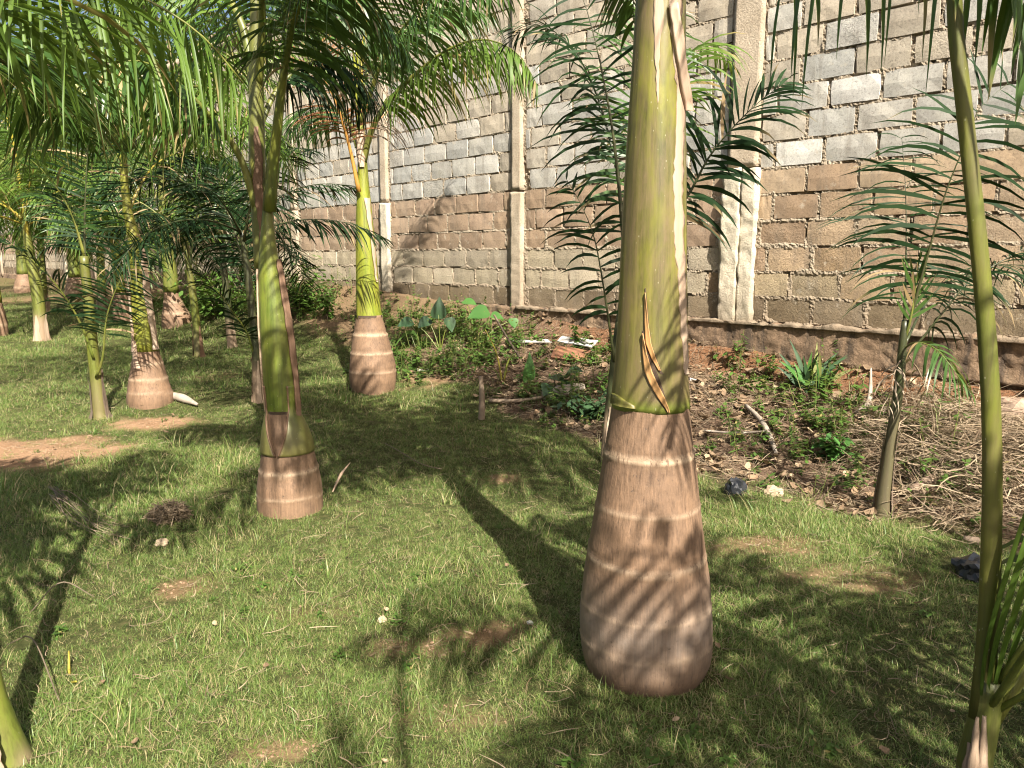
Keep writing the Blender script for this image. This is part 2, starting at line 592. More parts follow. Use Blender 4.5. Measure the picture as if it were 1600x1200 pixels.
def m_footing():
    m, nt, b = newmat('footing_concrete')
    v = coords(nt, 'Object')
    f1 = noise_(nt, v, 2.2, 6, 0.7)
    f2 = noise_(nt, v, 28, 6, 0.75)
    f3 = noise_(nt, coords(nt, 'Object', (1, 1, 0.15)), 9, 5, 0.7)
    c = ramp(nt, f1, [(0.3, (0.15, 0.095, 0.058)), (0.55, (0.25, 0.165, 0.10)), (0.75, (0.33, 0.24, 0.155))])
    c = mix(nt, 0.8, c, ramp(nt, f2, [(0.3, (0.45, 0.43, 0.4)), (0.55, (1, 1, 1)), (0.8, (1.2, 1.18, 1.12))]), 'MULTIPLY')
    c = mix(nt, ramp(nt, f3, [(0.47, (0, 0, 0)), (0.62, (0.85, 0.85, 0.85))]), c, (0.050, 0.036, 0.025))
    nt.links.new(c, b.inputs['Base Color'])
    b.inputs['Roughness'].default_value = 0.95
    bump(nt, b, f2, 1.0, 0.02)
    return m


M['footing'] = m_footing()
M['white_sheet'] = m_plain('white_sheet', [(0.3, (0.34, 0.32, 0.29)), (0.7, (0.52, 0.50, 0.46))], 9, 0.6, 40, 0.2)
M['black_plastic'] = m_plain('black_plastic', [(0.3, (0.012, 0.013, 0.016)), (0.7, (0.03, 0.032, 0.036))], 9, 0.32, 20, 0.3)
M['rust_board'] = m_plain('rusty_board', [(0.3, (0.14, 0.06, 0.03)), (0.7, (0.26, 0.12, 0.06))], 9, 0.8, 40, 0.4)
M['stone'] = m_plain('stone', [(0.3, (0.30, 0.22, 0.14)), (0.7, (0.46, 0.36, 0.24))], 12, 0.9, 45, 0.6)
M['wood'] = m_plain('dry_wood', [(0.3, (0.20, 0.13, 0.09)), (0.7, (0.38, 0.28, 0.20))], 10, 0.85, 60, 0.5, (1, 1, 0.2))
M['pale_stick'] = m_plain('pale_stick', [(0.3, (0.22, 0.175, 0.13)), (0.7, (0.38, 0.32, 0.26))], 10, 0.8, 60, 0.4)

# ------------------------------------------------------------------ ground
BARE = []
for px, py, rx, ry, k in [(20, 712, 0.95, 0.50, 1.0), (110, 692, 0.40, 0.20, 0.8), (240, 662, 0.42, 0.26, 1.0), (275, 925, 0.16, 0.14, 0.6),
                          (770, 992, 0.24, 0.10, 0.65), (640, 1012, 0.15, 0.08, 0.5), (430, 1182, 0.14, 0.08, 0.65), (785, 748, 0.16, 0.10, 0.6),
                          (680, 590, 0.35, 0.25, 0.8), (1210, 850, 0.3, 0.14, 0.55), (520, 960, 0.25, 0.12, 0.35), (720, 1120, 0.2, 0.1, 0.4),
                          (1330, 905, 0.4, 0.2, 0.5), (285, 455, 1.0, 0.7, 0.7), (20, 470, 1.6, 1.0, 0.6), (330, 590, 0.4, 0.3, 0.3), (1000, 905, 0.2, 0.1, 0.2)]:
    g0 = onground(px, py)
    BARE.append((g0.x, g0.y, rx, ry, k))


def bare(x, y):
    n1 = 0.55 * nz(x, y, 3.1, 5) + 0.35 * nz(x, y, 9, 6)
    v = 0.0
    for bx, by, rx, ry, k in BARE:
        d = math.hypot((x - bx) / rx, (y - by) / ry)
        if d < 2:
            v = max(v, k * (1 - sstep(0.45, 1.1, d + n1 * (1.5 if rx < 0.4 else 0.8))))
    return v


def debris_edge(s):
    return 2.12 - 0.16 * min(max(s + 0.5, 0), 6)


def debris(x, y):
    """1 in the littered strip along the wall"""
    s, w = sw(x, y)
    e = debris_edge(s) + 0.35 * nz(x, y, 1.7, 8) + 0.15 * nz(x, y, 6, 9)
    return 1 - sstep(e - 0.22, e + 0.08, w)


def axis(lo, hi, fine_lo, fine_hi, step):
    a = list(np.arange(fine_lo, fine_hi, step))
    d, x = step, fine_lo
    L = []
    while x > lo:
        d *= 1.25
        x -= d
        L.append(x)
    d, x = step, fine_hi
    U = []
    while x < hi:
        U.append(x)
        d *= 1.25
        x += d
    U.append(hi)
    return list(reversed(L)) + a + U


gx = axis(-160, 120, -5.0, 4.4, 0.055)
gy = axis(-60, 200, 1.2, 11.0, 0.055)
gm = MB()
for yy in gy:
    for xx in gx:
        near = -18 < xx < 8 and -1 < yy < 22
        s, w = sw(xx, yy)
        if near:
            deb = debris(xx, yy)
            so = bare(xx, yy)
            orange = (1 - sstep(0.16, 0.42, w + 0.10 * nz(xx, yy, 4, 4))) * (1 - sstep(1.6, 3.4, s)) if w > -1 else 0
            hum = deb * (1 - 0.6 * sstep(3.0, 5.0, s))
            gm.v.append((xx, yy, ground_z(xx, yy) + (0.012 * nz(xx, yy, 8, 11) if deb > 0.3 else 0)))
            gm.c.append((max(so, deb * 0.55 if s > 3.5 else 0), orange, hum))
        else:
            gm.v.append((xx, yy, ground_z(xx, yy)))
            gm.c.append((0.25, 0, 0))
nx = len(gx)
for j in range(len(gy) - 1):
    for i in range(nx - 1):
        a = j * nx + i
        gm.f.append((a, a + 1, a + nx + 1, a + nx))
ground = gm.build('ground', M['ground'])
tag(ground, kind='structure')

# ------------------------------------------------------------------ the block wall
wall = thing('block_wall', 'tall unrendered sandcrete block wall with concrete pillars behind the palms', 'wall', tuple(W0))
wall.rotation_euler = (0, 0, WANG)
Z0, CH = 0.83, 0.2195
NCOURSE = 19
TOPZ = Z0 + NCOURSE * CH
PILLARS = [-2.75, 0.55, 3.36, 5.95, 8.45, 11.0, 13.6, 16.2, 18.8, 21.4, 24.0, 26.6, 29.2]


def half(ps): return 0.15 if abs(ps - 0.55) < .01 else 0.11


rw = random.Random(11)


def block_variant(i):
    """one block, 1 x 1 face in s and z, face at w=0, body behind; edges chipped"""
    r = random.Random(100 + i)
    mb = MB()
    nxs, nzs = 5, 3
    idx = {}
    for a in range(nxs):
        for c in range(nzs):
            u, v = a / (nxs - 1) - 0.5, c / (nzs - 1) - 0.5
            edge = a in (0, nxs - 1) or c in (0, nzs - 1)
            corner = a in (0, nxs - 1) and c in (0, nzs - 1)
            du, dv = r.uniform(-.008, .008), r.uniform(-.014, .014)
            dw = r.uniform(-.003, .003)
            if edge: dw -= r.uniform(0.002, 0.006)
            if corner:
                k = r.uniform(0.0, 0.02) if r.random() < 0.88 else r.uniform(0.02, 0.055)
                du -= math.copysign(k * .6, u)
                dv -= math.copysign(k, v)
                dw -= r.uniform(0, .006)
            idx[a, c] = mb.vert((u * 0.99 + du, dw, v * 0.98 + dv), (1, 1, 1))
    for a in range(nxs - 1):
        for c in range(nzs - 1):
            mb.f.append((idx[a, c], idx[a, c + 1], idx[a + 1, c + 1], idx[a + 1, c]))
    loop = [(a, 0) for a in range(nxs)] + [(nxs - 1, c) for c in range(1, nzs)] + [(a, nzs - 1) for a in range(nxs - 2, -1, -1)] + [(0, c) for c in range(nzs - 2, 0, -1)]
    rim = []
    for k in loop:
        p = mb.v[idx[k]]
        rim.append(mb.vert((p[0] * 1.01, -0.045, p[2] * 1.015), (1, 1, 1)))
    for k in range(len(loop)):
        k2 = (k + 1) % len(loop)
        mb.f.append((idx[loop[k]], idx[loop[k2]], rim[k2], rim[k]))
    return mb


VARS = [block_variant(i) for i in range(9)]
VMESH = []
for i, vb in enumerate(VARS):
    me = vb.mesh('block', smooth=False, attr='tint')
    me.materials.append(M['block'])
    VMESH.append(me)

GREY = [(0.404, 0.391, 0.357), (0.447, 0.426, 0.383), (0.378, 0.37, 0.34), (0.43, 0.408, 0.361), (0.473, 0.443, 0.391)]
BEIGE = [(0.447, 0.383, 0.297), (0.404, 0.353, 0.28), (0.473, 0.408, 0.318), (0.43, 0.383, 0.314)]
BROWN = [(0.333, 0.239, 0.162), (0.369, 0.27, 0.189), (0.306, 0.221, 0.153), (0.387, 0.279, 0.198)]
PINKB = [(0.378, 0.271, 0.176), (0.413, 0.305, 0.202), (0.344, 0.245, 0.163), (0.43, 0.327, 0.224)]
DARKR = [(0.176, 0.132, 0.084), (0.2, 0.152, 0.096), (0.16, 0.12, 0.08), (0.232, 0.18, 0.12)]
PALER = [(0.44, 0.37, 0.264), (0.396, 0.334, 0.242), (0.466, 0.396, 0.295), (0.378, 0.321, 0.242)]

WARM = [(0.33, 0.235, 0.145), (0.37, 0.27, 0.17), (0.30, 0.21, 0.13), (0.36, 0.285, 0.185)]


def block_tint(row, s, r):
    j = r.uniform(0.88, 1.10)
    if row == 0: c = r.choice(DARKR)
    elif row == 1: c = r.choice(PALER) if s > 0.8 else r.choice(WARM)
    elif row == 2: c = r.choice(PALER) if s > 0.8 else r.choice(PINKB + WARM)
    elif row <= 5: c = r.choice(BROWN) if s > 0.8 else r.choice(PINKB)
    elif row <= 8: c = r.choice(GREY if r.random() < 0.9 else BEIGE)
    elif row <= 9: c = r.choice(GREY if r.random() < 0.65 else BEIGE)
    elif row <= 12: c = r.choice(GREY if r.random() < 0.35 else BEIGE)
    else: c = r.choice(BEIGE)
    return tuple(min(0.8, k * j) for k in c)


blocks = []          # (s centre, z centre, length, height, row)
for k in range(len(PILLARS) - 1):
    a, b = PILLARS[k] + half(PILLARS[k]), PILLARS[k + 1] - half(PILLARS[k + 1])
    for row in range(NCOURSE):
        L = 0.425
        s = a - (L * 0.5 if row % 2 else 0) - rw.uniform(0, .12)
        while s < b - 0.05:
            e = s + L * rw.uniform(0.94, 1.04)
            lo, hi = max(s, a) + 0.009, min(e, b) - 0.009
            if hi - lo > 0.06:
                blocks.append(((lo + hi) / 2, Z0 + (row + 0.5) * CH, hi - lo - rw.uniform(0.0, 0.014), CH - rw.uniform(0.010, 0.026), row))
            s = e


def wall_world(s, w, z):
    return W0 + WD * s + WN * w + Vector((0, 0, z))


def block_seen(bk):
    q = pix(wall_world(bk[0], 0, bk[1]))
    if q is None: return 0
    if -45 < q[0] < 1645 and -25 < q[1] < 1225: return 1 / q[2]
    return 0


order = sorted(range(len(blocks)), key=lambda i: -block_seen(blocks[i]))
single = set(order[:300])
SPECIAL = {}
for px, py, col in [(1240, 238, (0.60, 0.58, 0.53)), (1360, 135, (0.54, 0.52, 0.48))]:
    bi = min(single, key=lambda i: (lambda q: (q[0] - px) ** 2 + (q[1] - py) ** 2)(pix(wall_world(blocks[i][0], 0, blocks[i][1]))))
    SPECIAL[bi] = col
rest = MB()
rest_faces_rough = []
for i, (s, z, L, Hh, row) in enumerate(blocks):
    r = random.Random(1000 + i)
    vi = r.randrange(len(VARS))
    w = r.uniform(-0.004, 0.006)
    tint = SPECIAL.get(i) or block_tint(row, s, r)
    rough = row <= 2 or (s < 0.8 and row <= 3) or r.random() < 0.08
    flip = 1 if r.random() < 0.5 else -1
    rot = r.uniform(-0.012, 0.012)
    if i in single:
        o = link('block', VMESH[vi], None, wall)
        o.location = (s, w, z)
        o.scale = (L, 1, Hh)
        o.rotation_euler = (r.uniform(-.012, .012), rot, r.uniform(-.008, .008))
        o.color = (*tint, 1)
        o.material_slots[0].link = 'OBJECT'
        o.material_slots[0].material = M['block_rough'] if rough else M['block']
    else:
        base = len(rest.v)
        for p in VARS[vi].v:
            rest.v.append((s + p[0] * L + p[2] * rot * Hh, w + p[1], z + p[2] * Hh))
            rest.c.append(tint)
        for f in VARS[vi].f:
            rest.f.append(tuple(base + q for q in f))
ro = rest.build('block', M['block'], wall, smooth=False, attr='tint')
tag(ro, kind='stuff')

# mortar: one uneven sheet that swells out of the joints and sinks behind the block faces
mm = MB()
joint_rows = {}
for (s, z, L, Hh, row) in blocks:
    joint_rows.setdefault(row, []).append((s - L / 2, s + L / 2))


def mortar_sheet(s0, s1, ds, z0, z1, dz):
    ss = np.arange(s0, s1 + ds * .5, ds)
    zs = np.arange(z0, z1 + dz * .5, dz)
    # distance of every column to the nearest block end, per row
    base = len(mm.v)
    dist_end = {}
    for row, iv in joint_rows.items():
        ends = np.array(sorted([q for a_, b_ in iv for q in (a_, b_)]))
        ins = np.zeros(len(ss))
        for a_, b_ in iv:
            msk = (ss > a_) & (ss < b_)
            ins[msk] = np.minimum(ss[msk] - a_, b_ - ss[msk])
        dist_end[row] = ins
    for zq in zs:
        row = int(min(NCOURSE - 1, max(0, (zq - Z0) // CH)))
        zc = Z0 + (row + 0.5) * CH
        inz = CH / 2 - 0.014 - abs(zq - zc)
        d = np.minimum(dist_end[row], inz)
        for i, sq in enumerate(ss):
            n1 = noise.noise(Vector((sq * 7, zq * 7, 3.3)))
            n2 = noise.noise(Vector((sq * 24, zq * 30, 9.1)))
            n3 = noise.noise(Vector((sq * 60, zq * 60, 1.7)))
            jx = 0.006 * n2
            swell = -0.008 + 0.004 * n1 + 0.007 * n2 + 0.012 * n3 + (0.006 if row < 4 else 0.0) - (0.03 if n1 + 0.5 * n2 < -0.30 else 0)
            dd = d[i] + 0.012 * n2
            k = sstep(-0.004, 0.015 + 0.040 * max(0, n1 + 0.1) + 0.012 * n2, dd)
            mm.vert((sq + jx, swell * (1 - k) - 0.022 * k, zq + 0.006 * n1))
    nxx = len(ss)
    for j in range(len(zs) - 1):
        for i in range(nxx - 1):
            a_ = base + j * nxx + i
            mm.f.append((a_, a_ + nxx, a_ + nxx + 1, a_ + 1))


mortar_sheet(-2.9, 2.6, 0.0095, Z0, Z0 + 13 * CH, 0.0095)
mortar_sheet(2.6, 4.0, 0.013, Z0, Z0 + 15 * CH, 0.013)
mortar_sheet(-2.9, 2.6, 0.08, Z0 + 13 * CH, Z0 + 15 * CH, 0.03)
mortar_sheet(4.0, 9.0, 0.022, Z0, Z0 + 17 * CH, 0.015)
mortar_sheet(9.0, 30.0, 0.07, Z0, TOPZ, 0.03)
mortar_sheet(-2.9, 4.0, 0.08, Z0 + 15 * CH, TOPZ, 0.03)
mortar_sheet(4.0, 9.0, 0.08, Z0 + 17 * CH, TOPZ, 0.03)
mo = mm.build('mortar', M['mortar'], wall, smooth=False)
tag(mo, kind='stuff')


def slab(name, s0, s1, wf, wb, z0, z1, ds, dz, amp, mat, seed, sag=0.0):
    """a rough cast band: uneven front, top and sides"""
    mb = MB()
    ss = list(np.linspace(s0, s1, max(2, int(round((s1 - s0) / ds)) + 1)))
    zs = list(np.linspace(z0, z1, max(2, int(round((z1 - z0) / dz)) + 1)))
    grid = []
    for j, z in enumerate(zs):
        rowi = []
        for i, s in enumerate(ss):
            n1 = noise.noise(Vector((s * 4 + seed, z * 4, seed)))
            n2 = noise.noise(Vector((s * 17 + seed, z * 17, seed * 2)))
            w = wf + amp * (0.7 * n1 + 0.5 * n2)
            zz, sx = z, s
            if j == len(zs) - 1: zz += amp * 0.9 * n2 + sag * n1
            if i == 0: sx -= amp * 0.6 * (n2 + n1)
            if i == len(ss) - 1: sx += amp * 0.6 * (n2 - n1)
            rowi.append(mb.vert((sx, w, zz)))
        grid.append(rowi)
    for j in range(len(zs) - 1):
        for i in range(len(ss) - 1):
            mb.f.append((grid[j][i], grid[j + 1][i], grid[j + 1][i + 1], grid[j][i + 1]))
    def back(v): 
        p = mb.v[v]
        return mb.vert((p[0], wb, p[2]))
    top, bot = [back(v) for v in grid[-1]], [back(v) for v in grid[0]]
    lef, rig = [back(r_[0]) for r_ in grid], [back(r_[-1]) for r_ in grid]
    for i in range(len(ss) - 1):
        mb.f.append((grid[-1][i], top[i], top[i + 1], grid[-1][i + 1]))
        mb.f.append((grid[0][i], grid[0][i + 1], bot[i + 1], bot[i]))
    for j in range(len(zs) - 1):
        mb.f.append((grid[j][0], lef[j], lef[j + 1], grid[j + 1][0]))
        mb.f.append((grid[j][-1], grid[j + 1][-1], rig[j + 1], rig[j]))
    return mb.build(name, mat, wall)


for k, ps in enumerate(PILLARS):
    PW = half(ps)
    fine = 0.03 if ps < 9 else 0.1
    if abs(ps - 0.55) < .01:
        slab('pillar', ps - PW + 0.01, ps + PW - 0.025, 0.040, -0.1, Z0 + 6 * CH + 0.03, TOPZ, 0.03, 0.05, 0.006, M['pillar'], 3.1 + k)
        for q, (sa, sb_, wq) in enumerate([(ps - PW - 0.012, ps - 0.018, 0.050), (ps - 0.010, ps + PW + 0.012, 0.056)]):
            lo = slab('pillar', sa, sb_, wq, -0.1, Z0 - 0.02, Z0 + 6 * CH + 0.02, 0.02, 0.02, 0.024, M['pillar_pale'], 8.2 + k + q * 3)
            lo['label'] = 'pale rough rendered foot of the pillar'
    else:
        slab('pillar', ps - PW + 0.02, ps + PW - 0.02, 0.042, -0.1, Z0 - (0.1 if ps > 0 else 0), Z0 + 6 * CH - 0.02, fine, 0.03 if ps < 9 else .1, 0.016, M['pillar_pale'] if k % 2 else M['pillar'], 3.1 + k)
        slab('pillar', ps - PW + 0.035, ps + PW - 0.03, 0.034, -0.1, Z0 + 6 * CH, TOPZ, fine, 0.05 if ps < 9 else .1, 0.009, M['pillar'], 5.1 + k)
# footing beam with crusty top edge, and the strip foundation under it
slab('footing', -2.95, 3.9, 0.075, -0.2, 0.50, Z0 - 0.006, 0.028, 0.025, 0.034, M['footing'], 31, 0.02)
slab('mortar_ledge', -2.95, 3.3, 0.098, -0.05, Z0 - 0.026, Z0 + 0.004, 0.016, 0.010, 0.024, M['mortar'], 35, 0.03)
slab('foundation', -2.95, 3.3, 0.03, -0.2, 0.05, 0.50, 0.05, 0.04, 0.03, M['footing'], 37)
slab('footing', 3.92, 30, 0.02, -0.2, 0.45, Z0 - 0.006, 0.06, 0.04, 0.03, M['footing'], 41, 0.02)
# back face so the wall is a solid
bw = MB()
for (x0, x1, y0, y1, z0, z1) in [(-2.95, 30.0, -0.20, -0.046, 0.3, TOPZ)]:
    vs = [bw.vert((x, y, z)) for x in (x0, x1) for y in (y0, y1) for z in (z0, z1)]
    bw.f += [(0, 1, 3, 2), (4, 6, 7, 5), (0, 4, 5, 1), (2, 3, 7, 6), (0, 2, 6, 4), (1, 5, 7, 3)]
bw.build('wall_core', M['mortar'], wall, smooth=False)
slab('coping', -2.95, 30, 0.05, -0.25, TOPZ + 0.002, TOPZ + 0.14, 0.2, 0.07, 0.012, M['pillar'], 51)

# ------------------------------------------------------------------ palms
def rows_px(rows, Y):
    """(y, x left, x right) read off the photograph, at depth Y -> list of (centre point, radius)"""
    out = []
    for y, xl, xr in rows:
        c = at((xl + xr) / 2, y, Y)
        r = (at(xr, y, Y) - at(xl, y, Y)).length / 2
        out.append((c, r))
    return out


def resample(rows, step):
    cs = [r[0] for r in rows]
    out = []
    for i in range(len(rows) - 1):
        (c0, r0), (c1, r1) = rows[i], rows[i + 1]
        n = max(1, int((c1 - c0).length / step))
        for k in range(n):
            t = k / n
            # smooth radius with neighbours (Catmull-Rom)
            rm = rows[i - 1][1] if i else r0
            rp = rows[i + 2][1] if i + 2 < len(rows) else r1
            rr = 0.5 * (2 * r0 + (r1 - rm) * t + (2 * rm - 5 * r0 + 4 * r1 - rp) * t * t + (3 * r0 - rm - 3 * r1 + rp) * t ** 3)
            out.append((c0.lerp(c1, t), max(0.002, rr)))
    out.append(rows[-1])
    return out


def ring_at(rings, z, th):
    m, d = 0.0, 0.0
    for rz, wd, k, tilt in rings:
        q = (z - rz - tilt * math.cos(th)) / wd
        if abs(q) < 2.5:
            e = math.exp(-q * q * 1.6)
            m = max(m, k * e)
            d += k * (0.55 * e - 0.6 * math.exp(-((q - 1.1) ** 2) * 5))
    return m, d


def seat(rows, x, Y):
    """run a trunk profile down into the soil at its foot"""
    gz = ground_z(x, Y)
    keep = [r for r in rows if r[0].z > gz + 0.015]
    low = [r for r in rows if r[0].z <= gz + 0.015]
    r0 = low[-1][1] if low else keep[0][1] * 0.99
    return [(Vector((keep[0][0].x, Y, gz - 0.06)), r0 * 0.97)] + keep


def lathe(off, rows, seg, step, rings=(), zone=None, rough=0.0, flute=0.0, seed=0.0, relief=0.010):
    mb = MB(off)
    rs = resample(rows, step)
    grid = []
    for c, r in rs:
        ring = []
        for k in range(seg):
            th = 2 * PI * k / seg
            m, d = ring_at(rings, c.z + 0.007 * noise.noise(Vector((math.cos(th) * 2.5, math.sin(th) * 2.5 + seed, c.z * 4))) + 0.003 * noise.noise(Vector((math.cos(th) * 14, math.sin(th) * 14, seed))), th)
            n = rough * (noise.noise(Vector((math.cos(th) * 2 + seed, math.sin(th) * 2, c.z * 3))) + 0.5 * noise.noise(Vector((math.cos(th) * 6 + seed, math.sin(th) * 6, c.z * 5))))
            fl = flute * noise.noise(Vector((math.cos(th) * 3.5 + seed, math.sin(th) * 3.5, c.z * 0.5)))
            rr = r * (1 + n + fl) + d * relief
            z = zone(c.z, th) if zone else (0, 0, 0)
            ring.append(mb.vert((c.x + rr * math.sin(th), c.y - rr * math.cos(th), c.z), (max(m, z[0]), z[1], z[2])))
        grid.append(ring)
    for i in range(len(grid) - 1):
        for k in range(seg):
            k2 = (k + 1) % seg
            mb.f.append((grid[i][k], grid[i][k2], grid[i + 1][k2], grid[i + 1][k]))
    mb.f.append(tuple(reversed(grid[0])))
    mb.f.append(tuple(grid[-1]))
    return mb


UP = Vector((0, 0, 1))


def leaflet_shape(base, d0, wv, L, wid, droop, rnd, nst=5, curl=0.0):
    """centre line and half widths of one leaflet that leaves along d0 and bends under its weight"""
    c, h = [], []
    p = base.copy()
    d = d0.normalized()
    prof = (0.35, 0.95, 1.0, 0.80, 0.48, 0.0) if nst == 5 else (0.4, 1.0, 0.75, 0.0)
    seg = L / nst
    side = rnd.uniform(-0.12, 0.12)
    for i in range(nst + 1):
        wdir = wv - d * wv.dot(d)
        if wdir.length < 1e-4: wdir = Vector((1, 0, 0))
        wdir.normalize()
        c.append(p.copy())
        h.append(wdir * (wid * 0.5 * prof[i]))
        g = droop * (0.35 + 0.9 * i / nst)
        d = (d - UP * g * 0.55 + wv * side * 0.4)
        d.normalize()
        p = p + d * seg
    return c, h


def frond(parent, pts, leaf_len, pairs, wid=0.022, droop=0.5, r0=0.016, start=0.28, nrm=None, mats=('palm', 'petiole'), seed=0, plume=0.45,
          fwd=0.65, tip=0.0, single=False, lite=False, dry=0.06, name='frond', label=None, flatten=0.7, rmin=0.0016, gap=0.0, off=None, hang=-0.12, taper=0.95):
    """a feather leaf: stalk + midrib through pts, leaflets on both sides from fraction start on"""
    rnd = random.Random(seed)
    off = Vector(parent.location) if off is None else off
    NS = 22 if not lite else 14
    P = spline(pts, NS)
    T = [(P[min(i + 1, NS - 1)] - P[max(0, i - 1)]).normalized() for i in range(NS)]
    rad = [max(rmin, r0 * (1 - (i / (NS - 1)) ** 0.8 * taper)) for i in range(NS)]
    sb = MB(off)
    sb.tube(P, rad, 6 if lite else 8, flatten, [(0, 0.25 * rnd.random(), 0)] * NS)
    fo = sb.build(name, M[mats[1]], parent)
    if label: fo['label'] = label
    lb = MB(off)
    for k in range(pairs):
        u = k / max(1, pairs - 1)
        for sgn in (-1, 1):
            if gap and rnd.random() < gap: continue
            t = start + (1 - start) * min(1, max(0, u + rnd.uniform(-.4, .4) / pairs))
            x = t * (NS - 1)
            i = min(NS - 2, int(x))
            base = P[i].lerp(P[i + 1], x - i)
            tg = T[i].lerp(T[i + 1], x - i).normalized()
            up = nrm if nrm is not None else UP
            side = tg.cross(up)
            if side.length < 0.15: side = tg.cross(Vector((0.3, -1, 0.1)))
            side.normalize()
            nv = side.cross(tg).normalized()
            ang = rnd.uniform(-1, 1) * plume - hang
            f = fwd * (0.55 + 0.75 * u) + rnd.gauss(0, .12)
            d0 = (side * sgn * math.cos(ang) + nv * math.sin(ang)) * math.cos(f) + tg * math.sin(f)
            L = leaf_len * (0.55 + 0.45 * math.sin(PI * min(1, 0.16 + u * 0.80))) * (1 - 0.45 * max(0, (u - 0.72) / 0.28)) * (rnd.uniform(0.80, 1.12) if rnd.random() < 0.93 else rnd.uniform(0.35, 0.7))
            wv = (tg + nv * rnd.uniform(-.5, .5))
            dr = droop * rnd.uniform(0.7, 1.3)
            c, h = leaflet_shape(base, d0, wv, L, wid * rnd.uniform(0.8, 1.15) * (1 - 0.35 * u), dr, rnd, 3 if lite else 5)
            dz = 1.0 if rnd.random() < dry * 0.3 else 0.0
            g = rnd.uniform(0.25, 0.75)
            n = len(c)
            cols = [(max(dz, (0.9 if (rnd.random() < dry * 2 and q >= n - 2) else 0.0)), g, 0) for q in range(n)]
            if single:
                ob = MB(off)
                nvv = [hh.cross(c[min(q + 1, n - 1)] - c[max(0, q - 1)]).normalized() * (hh.length * 0.35) if hh.length > 1e-5 else Vector((0, 0, 0)) for q, hh in enumerate(h)]
                ob.strip(c, h, cols, nvv)
                ob.build('leaflet', M[mats[0]], fo)
            else:
                lb.strip(c, h, cols)
    if not single:
        lo = lb.build('leaflets', M[mats[0]], fo)
        tag(lo, kind='stuff')
    return fo


def arch(base, az, elev, length, bend=1.1, n=5, twist=0.0):
    """control points of an arching leaf: leaves base at elevation elev, curves over"""
    p = Vector(base)
    pts = [p.copy()]
    e, a = elev, az
    for i in range(n):
        p = p + Vector((math.sin(a) * math.cos(e), math.cos(a) * math.cos(e), math.sin(e))) * (length / n)
        pts.append(p.copy())
        e -= bend / n
        a += twist / n
    return pts


def crown(parent, base, n, length, seed, leaf=0.46, pairs=52, elev=(0.45, 1.25), bend=1.35, mats=('palm', 'petiole'), lite=False, az0=0.0, skip=(), r0=0.02, wid=0.024, droop=0.55, start=0.25, spread=2 * PI, spear=True, hang=0.2):
    rnd = random.Random(seed)
    for k in range(n):
        a = az0 + spread * k / n + rnd.uniform(-.22, .22)
        if any(abs((a - s + PI) % (2 * PI) - PI) < wdt for s, wdt in skip): continue
        e = elev[0] + (elev[1] - elev[0]) * ((k * 0.618) % 1)
        L = length * rnd.uniform(0.85, 1.1)
        b = Vector(base) + Vector((math.sin(a), math.cos(a), 0)) * r0 * 1.2 - UP * rnd.uniform(0, 0.12) 
        frond(parent, arch(b, a, e, L, bend * rnd.uniform(0.8, 1.2), 5, rnd.uniform(-.3, .3)), leaf, pairs, wid, droop * rnd.uniform(.8, 1.25), r0, start, None, mats, seed * 100 + k, lite=lite, hang=hang)
    if spear:
        frond(parent, arch(base, az0, 1.5, length * 0.55, 0.15), leaf * 0.45, 14, wid * 0.8, 0.02, r0 * 0.8, 0.5, None, mats, seed * 100 + 77, plume=0.2, fwd=1.25, lite=True)


def surf(rows, px, py, Y, lift):
    """point on the front of a palm stem seen at a pixel"""
    rs = sorted(rows, key=lambda q: q[0])
    lo = max([q for q in rs if q[0] <= py], key=lambda q: q[0], default=rs[0])
    hi = min([q for q in rs if q[0] >= py], key=lambda q: q[0], default=rs[-1])
    t = 0 if hi[0] == lo[0] else (py - lo[0]) / (hi[0] - lo[0])
    xl, xr = lo[1] + (hi[1] - lo[1]) * t, lo[2] + (hi[2] - lo[2]) * t
    xc, hw = (xl + xr) / 2, (xr - xl) / 2
    u = max(-0.985, min(0.985, (px - xc) / hw))
    th = math.asin(u)
    c = at(xc, py, Y)
    r = (at(xr, py, Y) - at(xl, py, Y)).length / 2 + lift
    return Vector((c.x + r * math.sin(th), c.y - r * math.cos(th), c.z))


